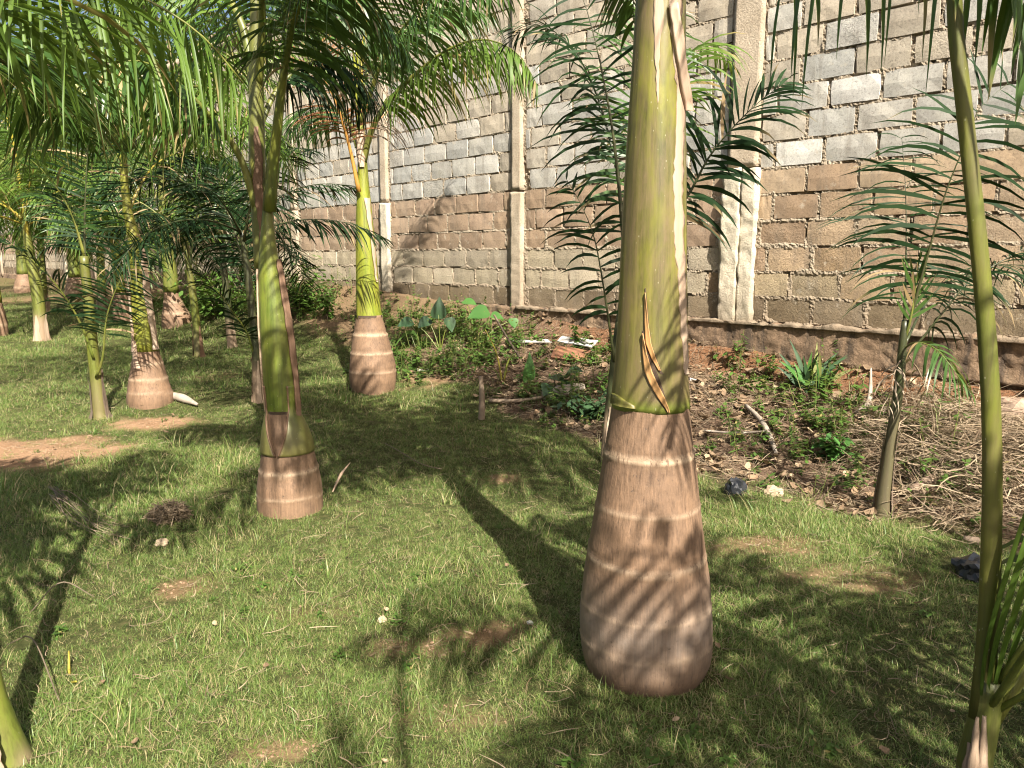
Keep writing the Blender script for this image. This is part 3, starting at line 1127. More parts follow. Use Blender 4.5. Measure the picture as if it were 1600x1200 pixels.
def patch(parent, name, rows, Y, outline, mat, lift=0.004, thick=0.004, curl=0.0, label=None, ragged=0.0, seed=0):
    """a strip lying on the stem; outline rows (y, x left, x right); thin but solid"""
    off = Vector(parent.location)
    rnd = random.Random(seed)
    mb = MB(off)
    F, Bk = [], []
    ol = []
    for i in range(len(outline) - 1):
        (y0, a0, b0), (y1, a1, b1) = outline[i], outline[i + 1]
        n = max(1, int(abs(y1 - y0) / 10))
        for k in range(n):
            t = k / n
            ol.append((y0 + (y1 - y0) * t, a0 + (a1 - a0) * t, b0 + (b1 - b0) * t))
    ol.append(outline[-1])
    W = 6
    for y, a, b in ol:
        if ragged:
            a += rnd.uniform(-ragged, ragged)
            b += rnd.uniform(-ragged, ragged)
        fr, bk = [], []
        for k in range(W):
            q = k / (W - 1)
            x = a + (b - a) * q
            l = lift + curl * (q ** 2) + 0.0012 * noise.noise(Vector((x * .2, y * .05, 1)))
            fr.append(mb.vert(surf(rows, x, y, Y, l + thick)))
            bk.append(mb.vert(surf(rows, x, y, Y, l - 0.004)))
        F.append(fr); Bk.append(bk)
    n = len(F)
    for i in range(n - 1):
        for k in range(W - 1):
            mb.f.append((F[i][k], F[i + 1][k], F[i + 1][k + 1], F[i][k + 1]))
            mb.f.append((Bk[i][k], Bk[i][k + 1], Bk[i + 1][k + 1], Bk[i + 1][k]))
        mb.f.append((F[i][0], Bk[i][0], Bk[i + 1][0], F[i + 1][0]))
        mb.f.append((F[i][-1], F[i + 1][-1], Bk[i + 1][-1], Bk[i][-1]))
    for i in (0, n - 1):
        for k in range(W - 1):
            mb.f.append((F[i][k], F[i][k + 1], Bk[i][k + 1], Bk[i][k]))
    o = mb.build(name, mat, parent)
    if label: o['label'] = label
    return o


def axis_depth(px, py, hw):
    g = onground(px, py)
    return g.y + 0.88 * hw / FPX * (g - CP).dot(CF)


GROUP = 'royal palms growing on the lawn'
YGROUP = 'young palms growing on the lawn'

# --- the big palm in front
YA = axis_depth(1009, 1086, 92)
A_tr = [(1092, 968, 1050), (1082, 948, 1070), (1060, 926, 1092), (1020, 911, 1107), (960, 907, 1110), (900, 912, 1106), (860, 918, 1100), (800, 929, 1094), (740, 940, 1087), (700, 946, 1082), (660, 953, 1078), (634, 957, 1076), (622, 960, 1074)]
A_sh = [(636, 957, 1077), (627, 955, 1077), (615, 956, 1076), (590, 959, 1074), (560, 962, 1073), (500, 966, 1071), (400, 970, 1070), (300, 975, 1070), (200, 981, 1069), (100, 988, 1069), (0, 994, 1069), (-130, 1003, 1067), (-230, 1010, 1064), (-320, 1020, 1060), (-400, 1030, 1056)]
g = at(1009, 1092, YA)
palmA = thing('royal_palm', 'largest palm in front with a swollen ringed brown base and split olive crownshaft', 'palm tree', (g.x, YA, ground_z(g.x, YA)), GROUP)


def zfront(py, Y, r): return at(1010, py, Y - r).z


ringsA = [(zfront(724, YA, .17), 0.012, 1.0, -0.004), (zfront(816, YA, .19), 0.008, 0.55, 0.006), (zfront(897, YA, .21), 0.011, 0.75, -0.014), (zfront(980, YA, .22), 0.008, 0.5, 0.0), (zfront(1040, YA, .22), 0.009, 0.5, 0.008)]
ra = rows_px(A_tr, YA)
ra = seat(ra, g.x, YA)
zA0 = ra[0][0].z
lathe(palmA.location, ra, 72, 0.012, ringsA, lambda z, th: (0, max(0, 0.8 * (1 - abs(z - 0.20) / 0.2)), 0.75 * max(0, 1 - (z - 0.01 * math.sin(th * 5)) / 0.07)), 0.026, 0, 1.0, 0.008).build('trunk', M['trunk'], palmA)
rsA = rows_px(A_sh, YA)
zb = rsA[0][0].z
lathe(palmA.location, rsA, 56, 0.03, (), lambda z, th: (0.0, 0.35 * max(0, 1 - (z - zb) / 0.35) if z > zb + .05 else 0, 0.7 * (1 - sstep(zb + 0.02, zb + 0.045, z + .006 * math.sin(th * 3)))), 0.004, 0.02, 2.0).build('crownshaft', M['shaft_olive'], palmA)
# dry sheath margin down the right of the shaft, with the younger yellow sheath edge beside it
patch(palmA, 'dry_sheath', A_sh, YA, [(-60, 1034, 1056), (0, 1036, 1057), (60, 1040, 1056), (110, 1045, 1059), (160, 1050, 1062), (200, 1047, 1060), (290, 1043, 1057), (370, 1044, 1059), (420, 1049, 1061), (480, 1053, 1064), (540, 1058, 1066), (580, 1062, 1066)], M['dry'], 0.001, 0.0025, 0.004, 'pale dry peeling strip down the crownshaft', 2.2, 3)
patch(palmA, 'dry_sheath', A_sh, YA, [(-40, 1014, 1030), (0, 1015, 1030), (40, 1015, 1030), (75, 1015, 1025), (110, 1017, 1022), (170, 1019, 1020.5)], M['dry'], 0.0005, 0.0012, 0, None, 1.2, 5)
patch(palmA, 'sheath_edge', A_sh, YA, [(-60, 1060, 1068), (60, 1060, 1068), (180, 1063, 1068.5), (300, 1063, 1069), (430, 1066, 1070), (560, 1069, 1072.5)], M['shaft_olive'], 0.001, 0.003, 0.0)
patch(palmA, 'dry_sheath', A_sh, YA, [(20, 1036, 1043), (60, 1040, 1050), (110, 1048, 1054), (150, 1054, 1060), (178, 1061, 1064.5)], M['dry'], 0.012, 0.006, 0.012, None, 0.8, 8)
# the two splits: dark strips painted for the shade inside, pith flaps on top
patch(palmA, 'split', A_sh, YA, [(448, 1000, 1001), (490, 1000, 1004), (530, 1001.5, 1008), (560, 1010, 1018), (572, 1018, 1023), (576, 1021, 1026)], M['slit'], 0.001, 0.0015)
patch(palmA, 'split_flap', A_sh, YA, [(455, 999.6, 1001), (500, 999.5, 1004.5), (530, 1000.5, 1008), (552, 1008, 1014), (570, 1018, 1020.5)], M['pith'], 0.003, 0.004, 0.006)
patch(palmA, 'split', A_sh, YA, [(512, 996, 997), (540, 996, 1004), (570, 998.5, 1015), (600, 1010, 1025), (622, 1022, 1030), (634, 1031, 1032)], M['slit'], 0.001, 0.0015)
patch(palmA, 'split_flap', A_sh, YA, [(516, 995.8, 997.5), (545, 996.2, 1002), (572, 998.6, 1009), (590, 1005, 1016), (610, 1016, 1025), (625, 1026.5, 1030), (633, 1031, 1032.2)], M['pith'], 0.003, 0.005, 0.008)
patch(palmA, 'sheath_lip', A_sh, YA, [(612, 955.5, 962), (618, 955.5, 972), (624, 955.5, 984), (628, 955.5, 985)], M['shaft_olive'], 0.002, 0.007)
topA = rsA[-1][0]
crown(palmA, topA, 17, 2.1, 5, leaf=0.55, pairs=64, elev=(0.42, 1.0), bend=0.95, r0=0.028, wid=0.040, start=0.08, skip=((R(250), 0.28),))

# --- second palm, left of centre
YB = axis_depth(455, 810, 48)
B_tr = [(815, 410, 492), (806, 402, 502), (790, 401, 504), (760, 403, 502), (730, 407, 496), (700, 411, 488), (670, 414, 477), (645, 417, 468), (632, 420, 464)]
B_gs = [(704, 410, 489), (690, 410.5, 487), (670, 412, 480), (650, 415, 470), (635, 418, 465), (600, 414, 463)]
B_sh = [(648, 419, 467), (640, 417, 467), (600, 413, 464), (560, 410, 460), (500, 406, 453), (430, 404, 440), (400, 405, 434), (370, 407, 430), (345, 409, 427), (300, 412, 426), (240, 418, 430)]
B_in = [(420, 398, 424), (350, 394, 419), (250, 389, 414), (150, 389, 412), (60, 390, 410), (-30, 392, 408)]
g = at(452, 812, YB)
palmB = thing('royal_palm', 'palm left of centre with a notched green sheath over a short brown base', 'palm tree', (g.x, YB, ground_z(g.x, YB)), GROUP)
rb = rows_px(B_tr, YB)
rb = seat(rb, g.x, YB)
zr = lambda y, Y, r: at(450, y, Y - r).z
lathe(palmB.location, rb, 48, 0.014, [(zr(742, YB, .16), 0.013, 1.0, -0.006), (zr(785, YB, .17), 0.008, 0.6, 0.008), (zr(703, YB, .13), 0.008, 0.5, 0)], None, 0.012, 0, 3.0).build('trunk', M['trunk'], palmB)
# green collar with the V notch
cb = MB(palmB.location)
rgs = resample(rows_px(B_gs, YB), 0.012)
seg = 44
zlo, zhi = rgs[0][0].z, rgs[-1][0].z
grid = []
for c, r in rgs:
    f = (c.z - zlo) / (zhi - zlo)
    hw = 0.05 + 0.72 * min(1, f * 1.5)
    grid.append([cb.vert((c.x + (r + 0.006) * math.sin(th), c.y - (r + 0.006) * math.cos(th), c.z), (0.7 if k in (0, seg) else 0.0, 0.15 + 0.5 * (1 - f), 0.0))
                 for k, th in enumerate([(-0.12 + hw) + (2 * PI - 2 * hw) * q / seg for q in range(seg + 1)])])
for i in range(len(grid) - 1):
    for k in range(seg):
        cb.f.append((grid[i][k], grid[i][k + 1], grid[i + 1][k + 1], grid[i + 1][k]))
co = cb.build('leaf_sheath', M['shaft_green'], palmB)
so = co.modifiers.new('thick', 'SOLIDIFY'); so.thickness = 0.006; so.offset = -1
for sg in (-1, 1):
    eb = MB(palmB.location)
    pts, rr = [], []
    for c, r in rgs:
        f = (c.z - zlo) / (zhi - zlo)
        th = -0.12 + sg * (0.05 + 0.72 * min(1, f * 1.5))
        pts.append(Vector((c.x + (r + 0.008) * math.sin(th), c.y - (r + 0.008) * math.cos(th), c.z)))
        rr.append(0.0045)
    eb.tube(pts, rr, 5)
    eb.build('sheath_edge', M['dry_dark'], palmB)
rsB = rows_px(B_sh, YB)
zb2 = rsB[0][0].z
lathe(palmB.location, rsB, 40, 0.03, (), lambda z, th: (0, 0.2 * max(0, math.sin(th)), 0.5 * (1 - sstep(zb2 + .03, zb2 + .05, z))), 0.004, 0.02, 4.0).build('crownshaft', M['shaft_green'], palmB)
lathe(palmB.location, rows_px(B_in, YB + 0.05), 30, 0.05, (), lambda z, th: (0, 0.25, 0), 0.004, 0.02, 5.0).build('inner_sheath', M['shaft_green'], palmB)
patch(palmB, 'dry_sheath', B_sh, YB, [(405, 433, 436), (450, 440, 446), (520, 452, 456), (580, 459, 463), (620, 463, 466.5), (648, 464, 467)], M['dry_dark'], 0.006, 0.006, 0.01, None, 0.7, 2)
patch(palmB, 'dry_sheath', B_sh, YB, [(420, 404.5, 406), (520, 407.5, 409), (600, 413, 415), (646, 417.5, 419.5)], M['dry'], 0.005, 0.005, 0.0, None, 0.4, 4)
patch(palmB, 'dry_sheath', B_in, YB + 0.05, [(200, 401, 406), (250, 403, 411), (290, 400, 412), (330, 406, 418), (390, 412, 423)], M['dry_dark'], 0.004, 0.005, 0.004, None, 1.0, 6)
def P(*q): return [at(x, y, Y) for x, y, Y in q]
patch(palmB, 'sheath_gap_shade', B_sh, YB, [(639, 419, 465.5), (641, 419, 465.5), (643.5, 419, 465)], M['slit'], 0.0015, 0.0015, 0, None, 0.0)  # raised dark strip painted in place of a shaded gap
def PB(*q): return [at(x, y, Y + YB - 4.12) for x, y, Y in q]
def PC(*q): return [at(x, y, Y + YC - 7.75) for x, y, Y in q]
def PD(*q): return [at(x, y, Y + YD - 7.05) for x, y, Y in q]
kw = dict(leaf_len=0.62, pairs=64, wid=0.030, droop=0.75, r0=0.034, start=0.42)
frond(palmB, PB((421, 330, 4.10), (430, 230, 4.05), (444, 110, 3.95), (462, 20, 3.75), (500, -70, 3.5), (570, -110, 3.25), (640, -100, 3.1)), 0.60, 73, 0.021, 0.85, 0.036, 0.36, None, ('palm', 'petiole'), 201, plume=0.4, hang=0.5)
frond(palmB, PB((402, 330, 4.15), (375, 245, 4.1), (335, 190, 4.0), (285, 135, 3.9), (245, 105, 3.8), (200, 95, 3.7), (150, 120, 3.6)), 0.58, 64, 0.020, 0.8, 0.026, 0.40, None, ('palm', 'petiole'), 202, plume=0.4, hang=0.5)
frond(palmB, PB((400, 150, 4.17), (395, 40, 4.3), (420, -60, 4.6), (480, -110, 5.0), (560, -90, 5.4)), 0.58, 64, 0.020, 0.8, 0.026, 0.25, None, ('palm', 'petiole'), 203, hang=0.45)
frond(palmB, PB((398, 150, 4.17), (375, 30, 4.2), (320, -40, 4.35), (240, -60, 4.6), (160, -20, 4.9)), 0.58, 64, 0.020, 0.8, 0.026, 0.25, None, ('palm_light', 'petiole'), 204, hang=0.45)
frond(palmB, PB((403, 140, 4.17), (410, 20, 4.0), (400, -90, 3.7), (370, -160, 3.3), (330, -170, 2.9)), 0.62, 64, 0.020, 0.8, 0.026, 0.25, None, ('palm', 'petiole'), 205, hang=0.45)
frond(palmB, PB((401, 160, 4.2), (405, 60, 4.4), (470, -10, 4.6), (550, -10, 4.7), (610, 40, 4.75), (640, 90, 4.8)), 0.55, 64, 0.020, 0.85, 0.026, 0.3, None, ('palm', 'petiole'), 206, hang=0.45)
frond(palmB, PB((404, 200, 4.2), (440, 130, 4.35), (500, 90, 4.5), (550, 110, 4.6), (585, 160, 4.7)), 0.46, 52, 0.018, 0.85, 0.022, 0.3, None, ('palm_dark', 'petiole'), 207, hang=0.45)
frond(palmB, PB((398, 130, 4.2), (385, 60, 4.4), (330, 20, 4.8), (270, 40, 5.1), (225, 100, 5.3)), 0.55, 57, 0.018, 0.85, 0.022, 0.25, None, ('palm', 'petiole'), 208, hang=0.45)

# --- third palm, nearer the wall
YC = axis_depth(583, 617, 34)
C_tr = [(617, 556, 610), (610, 549, 616), (590, 546, 619), (570, 547, 618), (550, 548.5, 613), (525, 552, 606), (505, 555, 599.5), (492, 557, 597)]
C_sh = [(499, 556.5, 597), (493, 556.5, 597), (485, 557, 595), (450, 556.5, 592), (400, 556, 588), (350, 556, 583), (300, 557.5, 578), (270, 559, 575), (230, 558, 572), (180, 556, 568), (110, 552, 561), (60, 550, 558), (0, 549, 556)]
g = at(583, 615, YC)
palmC = thing('royal_palm', 'palm with a bright yellow green shaft standing by the wall, one dead orange frond', 'palm tree', (g.x, YC, ground_z(g.x, YC)), GROUP)
rc = rows_px(C_tr, YC)
rc = seat(rc, g.x, YC)
zc_ = lambda y: at(580, y, YC - .2).z
lathe(palmC.location, rc, 40, 0.018, [(zc_(525), 0.02, 1.0, 0), (zc_(555), 0.016, 0.8, 0.01), (zc_(583), 0.012, 0.6, 0)], None, 0.012, 0, 6.0, 0.014).build('trunk', M['trunk'], palmC)
rsC = rows_px(C_sh, YC)
zb3 = rsC[0][0].z
lathe(palmC.location, rsC, 32, 0.05, (), lambda z, th: (0, 0.9 * (1 - sstep(zb3 + .02, zb3 + .035, z)), 0), 0.004, 0.02, 7.0).build('crownshaft', M['shaft_yellow'], palmC)
patch(palmC, 'sheath_gap_shade', C_sh, YC, [(492, 557.5, 596.5), (493.5, 557.5, 596.5), (495.5, 557.5, 596.5)], M['slit'], 0.003, 0.003)  # dark strip again, shade under the sheath put into its colour
patch(palmC, 'dry_sheath', C_sh, YC, [(310, 571, 577), (350, 577, 581), (400, 583, 586), (440, 588, 589.5)], M['dry'], 0.008, 0.01, 0, None, 0.8, 3)
patch(palmC, 'dry_sheath', C_sh, YC, [(205, 559, 568), (240, 561, 571), (262, 564, 570)], M['dry'], 0.008, 0.01, 0, None, 0.8, 3)
frond(palmC, PC((566, 262, 7.75), (580, 205, 7.65), (605, 162, 7.5), (650, 115, 7.3), (705, 75, 7.1), (760, 62, 6.95), (810, 85, 6.85), (838, 130, 6.8)), 0.62, 77, 0.026, 0.95, 0.034, 0.26, None, ('palm_light', 'petiole'), 301, plume=0.35, hang=0.55)
frond(palmC, PC((561, 300, 7.65), (546, 230, 7.6), (525, 160, 7.45), (505, 120, 7.4), (495, 70, 7.35), (480, 30, 7.3)), 0.5, 50, 0.016, 0.4, 0.022, 0.30, None, ('rust', 'petiole_rust'), 302, plume=0.9, label='dead orange brown frond', dry=0)
frond(palmC, PC((562, 180, 7.75), (566, 80, 7.8), (590, -20, 7.7), (640, -80, 7.5), (720, -90, 7.3)), 0.75, 66, 0.026, 0.8, 0.03, 0.2, None, ('palm', 'petiole_yellow'), 303, hang=0.45)
frond(palmC, PC((562, 180, 7.75), (575, 110, 8.0), (640, 40, 8.3), (700, 10, 8.5), (760, 20, 8.6)), 0.65, 66, 0.026, 0.7, 0.03, 0.2, None, ('palm', 'petiole'), 304, hang=0.45)
frond(palmC, PC((560, 170, 7.75), (556, 60, 7.8), (520, -40, 7.9), (460, -60, 8.0), (400, 0, 8.1)), 0.7, 66, 0.026, 0.9, 0.03, 0.2, None, ('palm', 'petiole'), 305, hang=0.45)
frond(palmC, PC((559, 230, 7.75), (545, 190, 7.9), (515, 165, 8.1), (480, 170, 8.3), (450, 200, 8.5)), 0.62, 55, 0.026, 0.9, 0.026, 0.25, None, ('palm', 'petiole'), 306, hang=0.45)
frond(palmC, PC((565, 230, 7.75), (590, 190, 7.9), (620, 165, 8.0), (650, 150, 8.1)), 0.5, 40, 0.012, 1.0, 0.014, 0.2, None, ('grey_dead', 'petiole_rust'), 307, plume=1.2, label='withered grey frond tangled at the crown', dry=0)
frond(palmC, PC((562, 200, 7.75), (600, 90, 7.4), (660, 10, 7.0), (720, -30, 6.6), (790, -20, 6.3)), 0.7, 66, 0.026, 0.9, 0.028, 0.25, None, ('palm', 'petiole'), 308, hang=0.45)

# --- palm on the bare mound at left
YD = axis_depth(236, 640, 32)
D_tr = [(640, 206, 266), (632, 202, 269), (620, 201.5, 268.5), (600, 203, 262), (570, 207, 254), (545, 211, 246), (530, 212, 243)]
D_sh = [(548, 210, 247), (535, 211, 244), (500, 208, 240), (450, 204, 232), (400, 202, 226), (360, 198, 216), (330, 192, 206), (280, 188, 200), (220, 186, 197)]
g = at(235, 636, YD)
palmD = thing('royal_palm', 'palm on the bare soil mound at left, broad brown base and striped yellow shaft', 'palm tree', (g.x, YD, ground_z(g.x, YD)), GROUP)
rd = rows_px(D_tr, YD)
rd = seat(rd, g.x, YD)
zd_ = lambda y: at(235, y, YD - .18).z
lathe(palmD.location, rd, 36, 0.018, [(zd_(572), 0.013, 0.8, 0), (zd_(596), 0.013, 0.8, 0), (zd_(618), 0.01, 0.5, 0.01)], None, 0.02, 0, 8.0, 0.014).build('trunk', M['trunk'], palmD)
lathe(palmD.location, rows_px(D_sh, YD), 30, 0.05, (), lambda z, th: (0, 0.15, 0), 0.006, 0.03, 9.0).build('crownshaft', M['shaft_yellow'], palmD)
patch(palmD, 'dry_sheath', D_sh, YD, [(380, 222, 226), (450, 227, 233), (500, 236, 241), (545, 243, 248)], M['dry'], 0.006, 0.012, 0.01, None, 0.8, 3)
patch(palmD, 'dry_sheath', D_sh, YD, [(430, 204, 207), (490, 208, 212), (530, 211, 217), (548, 212, 222)], M['dry'], 0.006, 0.012, 0.0, None, 0.8, 3)
patch(palmD, 'dry_sheath', D_tr, YD, [(531, 213, 219), (550, 213, 224), (572, 222, 231)], M['dry'], 0.006, 0.008, 0.0, None, 0.8, 3)
topD = rows_px(D_sh, YD)[-1][0]
crown(palmD, topD, 15, 2.4, 42, leaf=0.55, pairs=54, elev=(0.5, 1.2), bend=1.5, mats=('palm_light', 'petiole'), r0=0.026, wid=0.022, droop=0.85)
frond(palmD, PD((198, 345, 7.05), (206, 318, 7.1), (222, 285, 7.2), (245, 255, 7.4), (280, 240, 7.6), (315, 255, 7.7)), 0.5, 40, 0.020, 0.9, 0.020, 0.35, None, ('palm_dark', 'petiole_yellow'), 402)

# --- far palm at the foot of the wall
YE = onground(277, 513).y + 0.2
E_tr = [(514, 262, 297), (508, 254, 300), (495, 254.5, 297), (475, 256, 286), (458, 256.5, 278), (450, 257, 277)]
E_sh = [(456, 256, 279), (430, 255, 277), (400, 252, 273), (370, 250, 268), (350, 249, 264), (310, 248, 260), (260, 247, 257)]
g = at(277, 511, YE)
palmE = thing('royal_palm', 'distant palm near the far wall with a flared brown base and thin dark collar', 'palm tree', (g.x, YE, ground_z(g.x, YE)), GROUP)
re_ = rows_px(E_tr, YE)
re_ = seat(re_, g.x, YE)
ze_ = lambda y: at(275, y, YE - .2).z
lathe(palmE.location, re_, 28, 0.03, [(ze_(472), 0.02, 0.7, 0), (ze_(490), 0.02, 0.6, 0)], None, 0.006, 0, 10.0, 0.008).build('trunk', M['trunk'], palmE)
lathe(palmE.location, rows_px(E_sh, YE), 24, 0.08, (), lambda z, th: (0, 0.2, 0), 0.006, 0.03, 11.0).build('crownshaft', M['shaft_green'], palmE)
crown(palmE, rows_px(E_sh, YE)[-1][0], 15, 2.8, 43, leaf=0.6, pairs=52, elev=(0.1, 1.1), bend=1.7, lite=True, r0=0.026, wid=0.024, droop=0.9)


def mid_palm(label, px, py, Y, w_px, shaft_top, seed, lean=0, n=10, L=2.4, mats=('palm', 'petiole'), shaft='shaft_green', base_h=0.5):
    """a whole palm farther off: bulged base, shaft, arching crown"""
    r = w_px / 2
    g = at(px, py, Y)
    gz = ground_z(g.x, Y)
    t = thing('royal_palm', label, 'palm tree', (g.x, Y, gz), GROUP)
    R0 = (at(px + r, py, Y) - at(px, py, Y)).length
    x0 = Vector((g.x, Y, gz))
    ln = Vector((lean, 0, 1))
    lathe(t.location, [(x0 - UP * .05, R0), (x0 + ln * .12, R0 * 1.05), (x0 + ln * base_h * .6, R0 * .9), (x0 + ln * base_h, R0 * .62)], 20, 0.04, [(gz + base_h * .35, .02, .8, 0), (gz + base_h * .65, .02, .8, 0)], None, 0.02, 0, seed, 0.012).build('trunk', M['trunk'], t)
    top = x0 + ln * shaft_top
    lathe(t.location, [(x0 + ln * (base_h - .02), R0 * .64), (x0 + ln * (base_h + .3), R0 * .55), (x0 + ln * (shaft_top * .8), R0 * .4), (top, R0 * .25)], 18, 0.1, (), lambda z, th: (0, .15, 0), 0.006, .03, seed + 1).build('crownshaft', M[shaft], t)
    crown(t, top, n, L, seed, leaf=0.6, pairs=54, elev=(0.15, 1.1), bend=1.65, mats=mats, lite=True, r0=0.024, wid=0.024, droop=0.9)
    return t


mid_palm('far palm half hidden behind the striped palm trunk at left', 191, 484, 13.2, 26, 2.3, 61, -0.02, 15, 2.7, ('palm_light', 'petiole'), 'shaft_yellow')
mid_palm('palm at the extreme left edge with a pale brown base', 0, 516, 11.5, 22, 2.2, 62, 0.0, 14, 2.7, ('palm_light', 'petiole'), 'shaft_yellow')
mid_palm('farthest palm beyond the lawn against the sunlit wall end', 118, 452, 17.0, 30, 2.6, 63, 0.02, 15, 3.0, ('palm_light', 'petiole'), 'shaft_green')
mid_palm('distant palm at the left whose fronds fill the gap by the wall', 40, 455, 19.0, 30, 2.8, 64, 0.0, 16, 3.2, ('palm_light', 'petiole'), 'shaft_green')


# --- young thin palms
def stem_rows(pts, Y):
    return [(at(x, y, Yq), (at(x + w / 2, y, Yq) - at(x, y, Yq)).length) for x, y, w, Yq in [(q[0], q[1], q[2], q[3] if len(q) > 3 else Y) for q in pts]]


def young_palm(label, pts, Y, shaft='petiole', dry_base='dry', dry_top=None):
    rows = stem_rows(pts, Y)
    c0 = rows[0][0]
    gz = ground_z(c0.x, c0.y)
    t = thing('young_palm', label, 'palm tree', (c0.x, c0.y, gz), YGROUP)
    rows[0] = (Vector((c0.x, c0.y, gz - 0.04)), rows[0][1] * 1.12)
    P_ = spline([r[0] for r in rows], 26)
    Rr = []
    zs = [r[0].z for r in rows]
    for p in P_:
        k = max(0, min(len(rows) - 2, sum(1 for z in zs if z <= p.z) - 1))
        q = (p.z - zs[k]) / max(1e-6, zs[k + 1] - zs[k])
        Rr.append(rows[k][1] + (rows[k + 1][1] - rows[k][1]) * min(1, max(0, q)))
    ztop = dry_top if dry_top else gz + 0.38
    mb = MB(t.location)
    mb.tube(P_, Rr, 12, 1.0, [((1 - sstep(ztop - .12, ztop + .05, p.z)) * (0.95 if dry_base == 'dry' else 0.22), 0.15, 0) for p in P_])
    mb.build('stem', M[shaft], t)
    # torn dry sheath round the foot
    sb = MB(t.location)
    rnd = random.Random(len(label))
    for k in range(4):
        th = rnd.uniform(0, 6.28)
        d = Vector((math.cos(th), math.sin(th), 0))
        c, h = [], []
        for i in range(6):
            z = gz - 0.02 + (ztop - gz) * (0.95 + 0.25 * k / 4) * i / 5
            j = min(range(26), key=lambda q: abs(P_[q].z - z))
            off = d * (Rr[j] * 1.05 + 0.012 * (i == 5) + 0.003)
            c.append(Vector((P_[j].x, P_[j].y, z)) + off)
            h.append(Vector((-d.y, d.x, 0)) * Rr[j] * (0.62 - 0.09 * i + 0.10 * math.sin(i * 2.1 + k)))
        sb.strip(c, h)
    sb.build('dry_sheath', M[dry_base], t)
    return t, P_


def young_crown(t, base, n, L, seed, **kw):
    crown(t, base, n, L, seed, lite=True, spear=False, **kw)


# G: thin palm in front of the mound
pg, PG = young_palm('thin young palm beside the bare soil patch at left, dark upright fronds', [(160, 684, 26), (157, 650, 22), (151, 600, 18), (144, 540, 17), (139, 480, 16), (134, 430, 14), (131, 400, 13)], 6.3, 'stalk', 'bark')
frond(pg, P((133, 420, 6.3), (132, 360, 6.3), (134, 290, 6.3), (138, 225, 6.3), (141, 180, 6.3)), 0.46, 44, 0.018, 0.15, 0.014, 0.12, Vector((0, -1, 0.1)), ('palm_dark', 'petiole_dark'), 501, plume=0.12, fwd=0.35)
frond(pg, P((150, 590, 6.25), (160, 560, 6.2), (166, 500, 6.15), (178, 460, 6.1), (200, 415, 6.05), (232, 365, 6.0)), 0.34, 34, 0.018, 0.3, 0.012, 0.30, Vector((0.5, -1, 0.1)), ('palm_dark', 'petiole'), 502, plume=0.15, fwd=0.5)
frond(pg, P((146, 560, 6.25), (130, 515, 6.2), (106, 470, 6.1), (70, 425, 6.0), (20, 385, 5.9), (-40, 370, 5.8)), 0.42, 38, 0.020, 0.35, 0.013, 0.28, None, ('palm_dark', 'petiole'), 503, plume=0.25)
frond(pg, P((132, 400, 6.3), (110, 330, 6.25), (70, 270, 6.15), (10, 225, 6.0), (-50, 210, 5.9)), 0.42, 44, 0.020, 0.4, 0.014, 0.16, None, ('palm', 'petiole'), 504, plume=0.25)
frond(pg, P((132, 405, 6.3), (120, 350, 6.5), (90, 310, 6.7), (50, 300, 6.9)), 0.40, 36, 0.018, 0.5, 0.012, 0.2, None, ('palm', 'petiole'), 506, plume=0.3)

# H: yellow stalked young palm
ph, PH = young_palm('young palm at far left with a yellow leaf stalk bending to the left', [(66, 547, 20), (63, 510, 19), (60, 470, 18), (53, 430, 16), (46, 395, 14), (38, 340, 9)], 11.0, 'petiole')
frond(ph, P((44, 380, 11), (34, 310, 10.9), (22, 230, 10.8), (6, 175, 10.7), (-40, 130, 10.6), (-110, 140, 10.5)), 0.62, 44, 0.03, 0.8, 0.036, 0.42, None, ('palm_light', 'petiole_yellow'), 511)
young_crown(ph, PH[-1], 9, 1.8, 512, leaf=0.55, pairs=36, elev=(0.2, 1.2), mats=('palm_light', 'petiole_yellow'), wid=0.03, droop=0.8, r0=0.02)
for lab, q, Yq, sd in [('young palm standing right behind the yellow stalked one at far left', (68, 489, 16), 14.5, 551), ('young palm with a pale foot between the two striped palm trunks at left', (160, 472, 14), 15.0, 552), ('young palm in the shade left of the distant flared palm', (226, 500, 14), 12.8, 553)]:
    tq, pq = young_palm(lab, [q, (q[0] - 2, q[1] - 40, q[2] * .9), (q[0] - 4, q[1] - 90, q[2] * .7), (q[0] - 5, q[1] - 130, q[2] * .5)], Yq)
    young_crown(tq, pq[-1], 12, 2.2, sd, leaf=0.55, pairs=38, elev=(0.2, 1.25), mats=('palm_light', 'petiole'), wid=0.03, droop=0.8, r0=0.02)
# I
pi_, PI_ = young_palm('slender young palm on the lawn right of the distant flared palm', [(312, 560, 15), (309, 530, 13), (305, 490, 12), (300, 450, 11), (294, 410, 9), (289, 370, 8)], 9.6, 'stalk', 'dry_dark')
young_crown(pi_, PI_[-1], 8, 1.5, 521, leaf=0.42, pairs=40, elev=(0.3, 1.25), mats=('palm_dark', 'petiole'), wid=0.024, droop=0.7, r0=0.016)
frond(pi_, P((296, 420, 9.6), (305, 350, 9.5), (322, 290, 9.4), (350, 250, 9.3), (385, 260, 9.2)), 0.46, 44, 0.024, 0.7, 0.016, 0.2, None, ('palm_dark', 'petiole_dark'), 522)
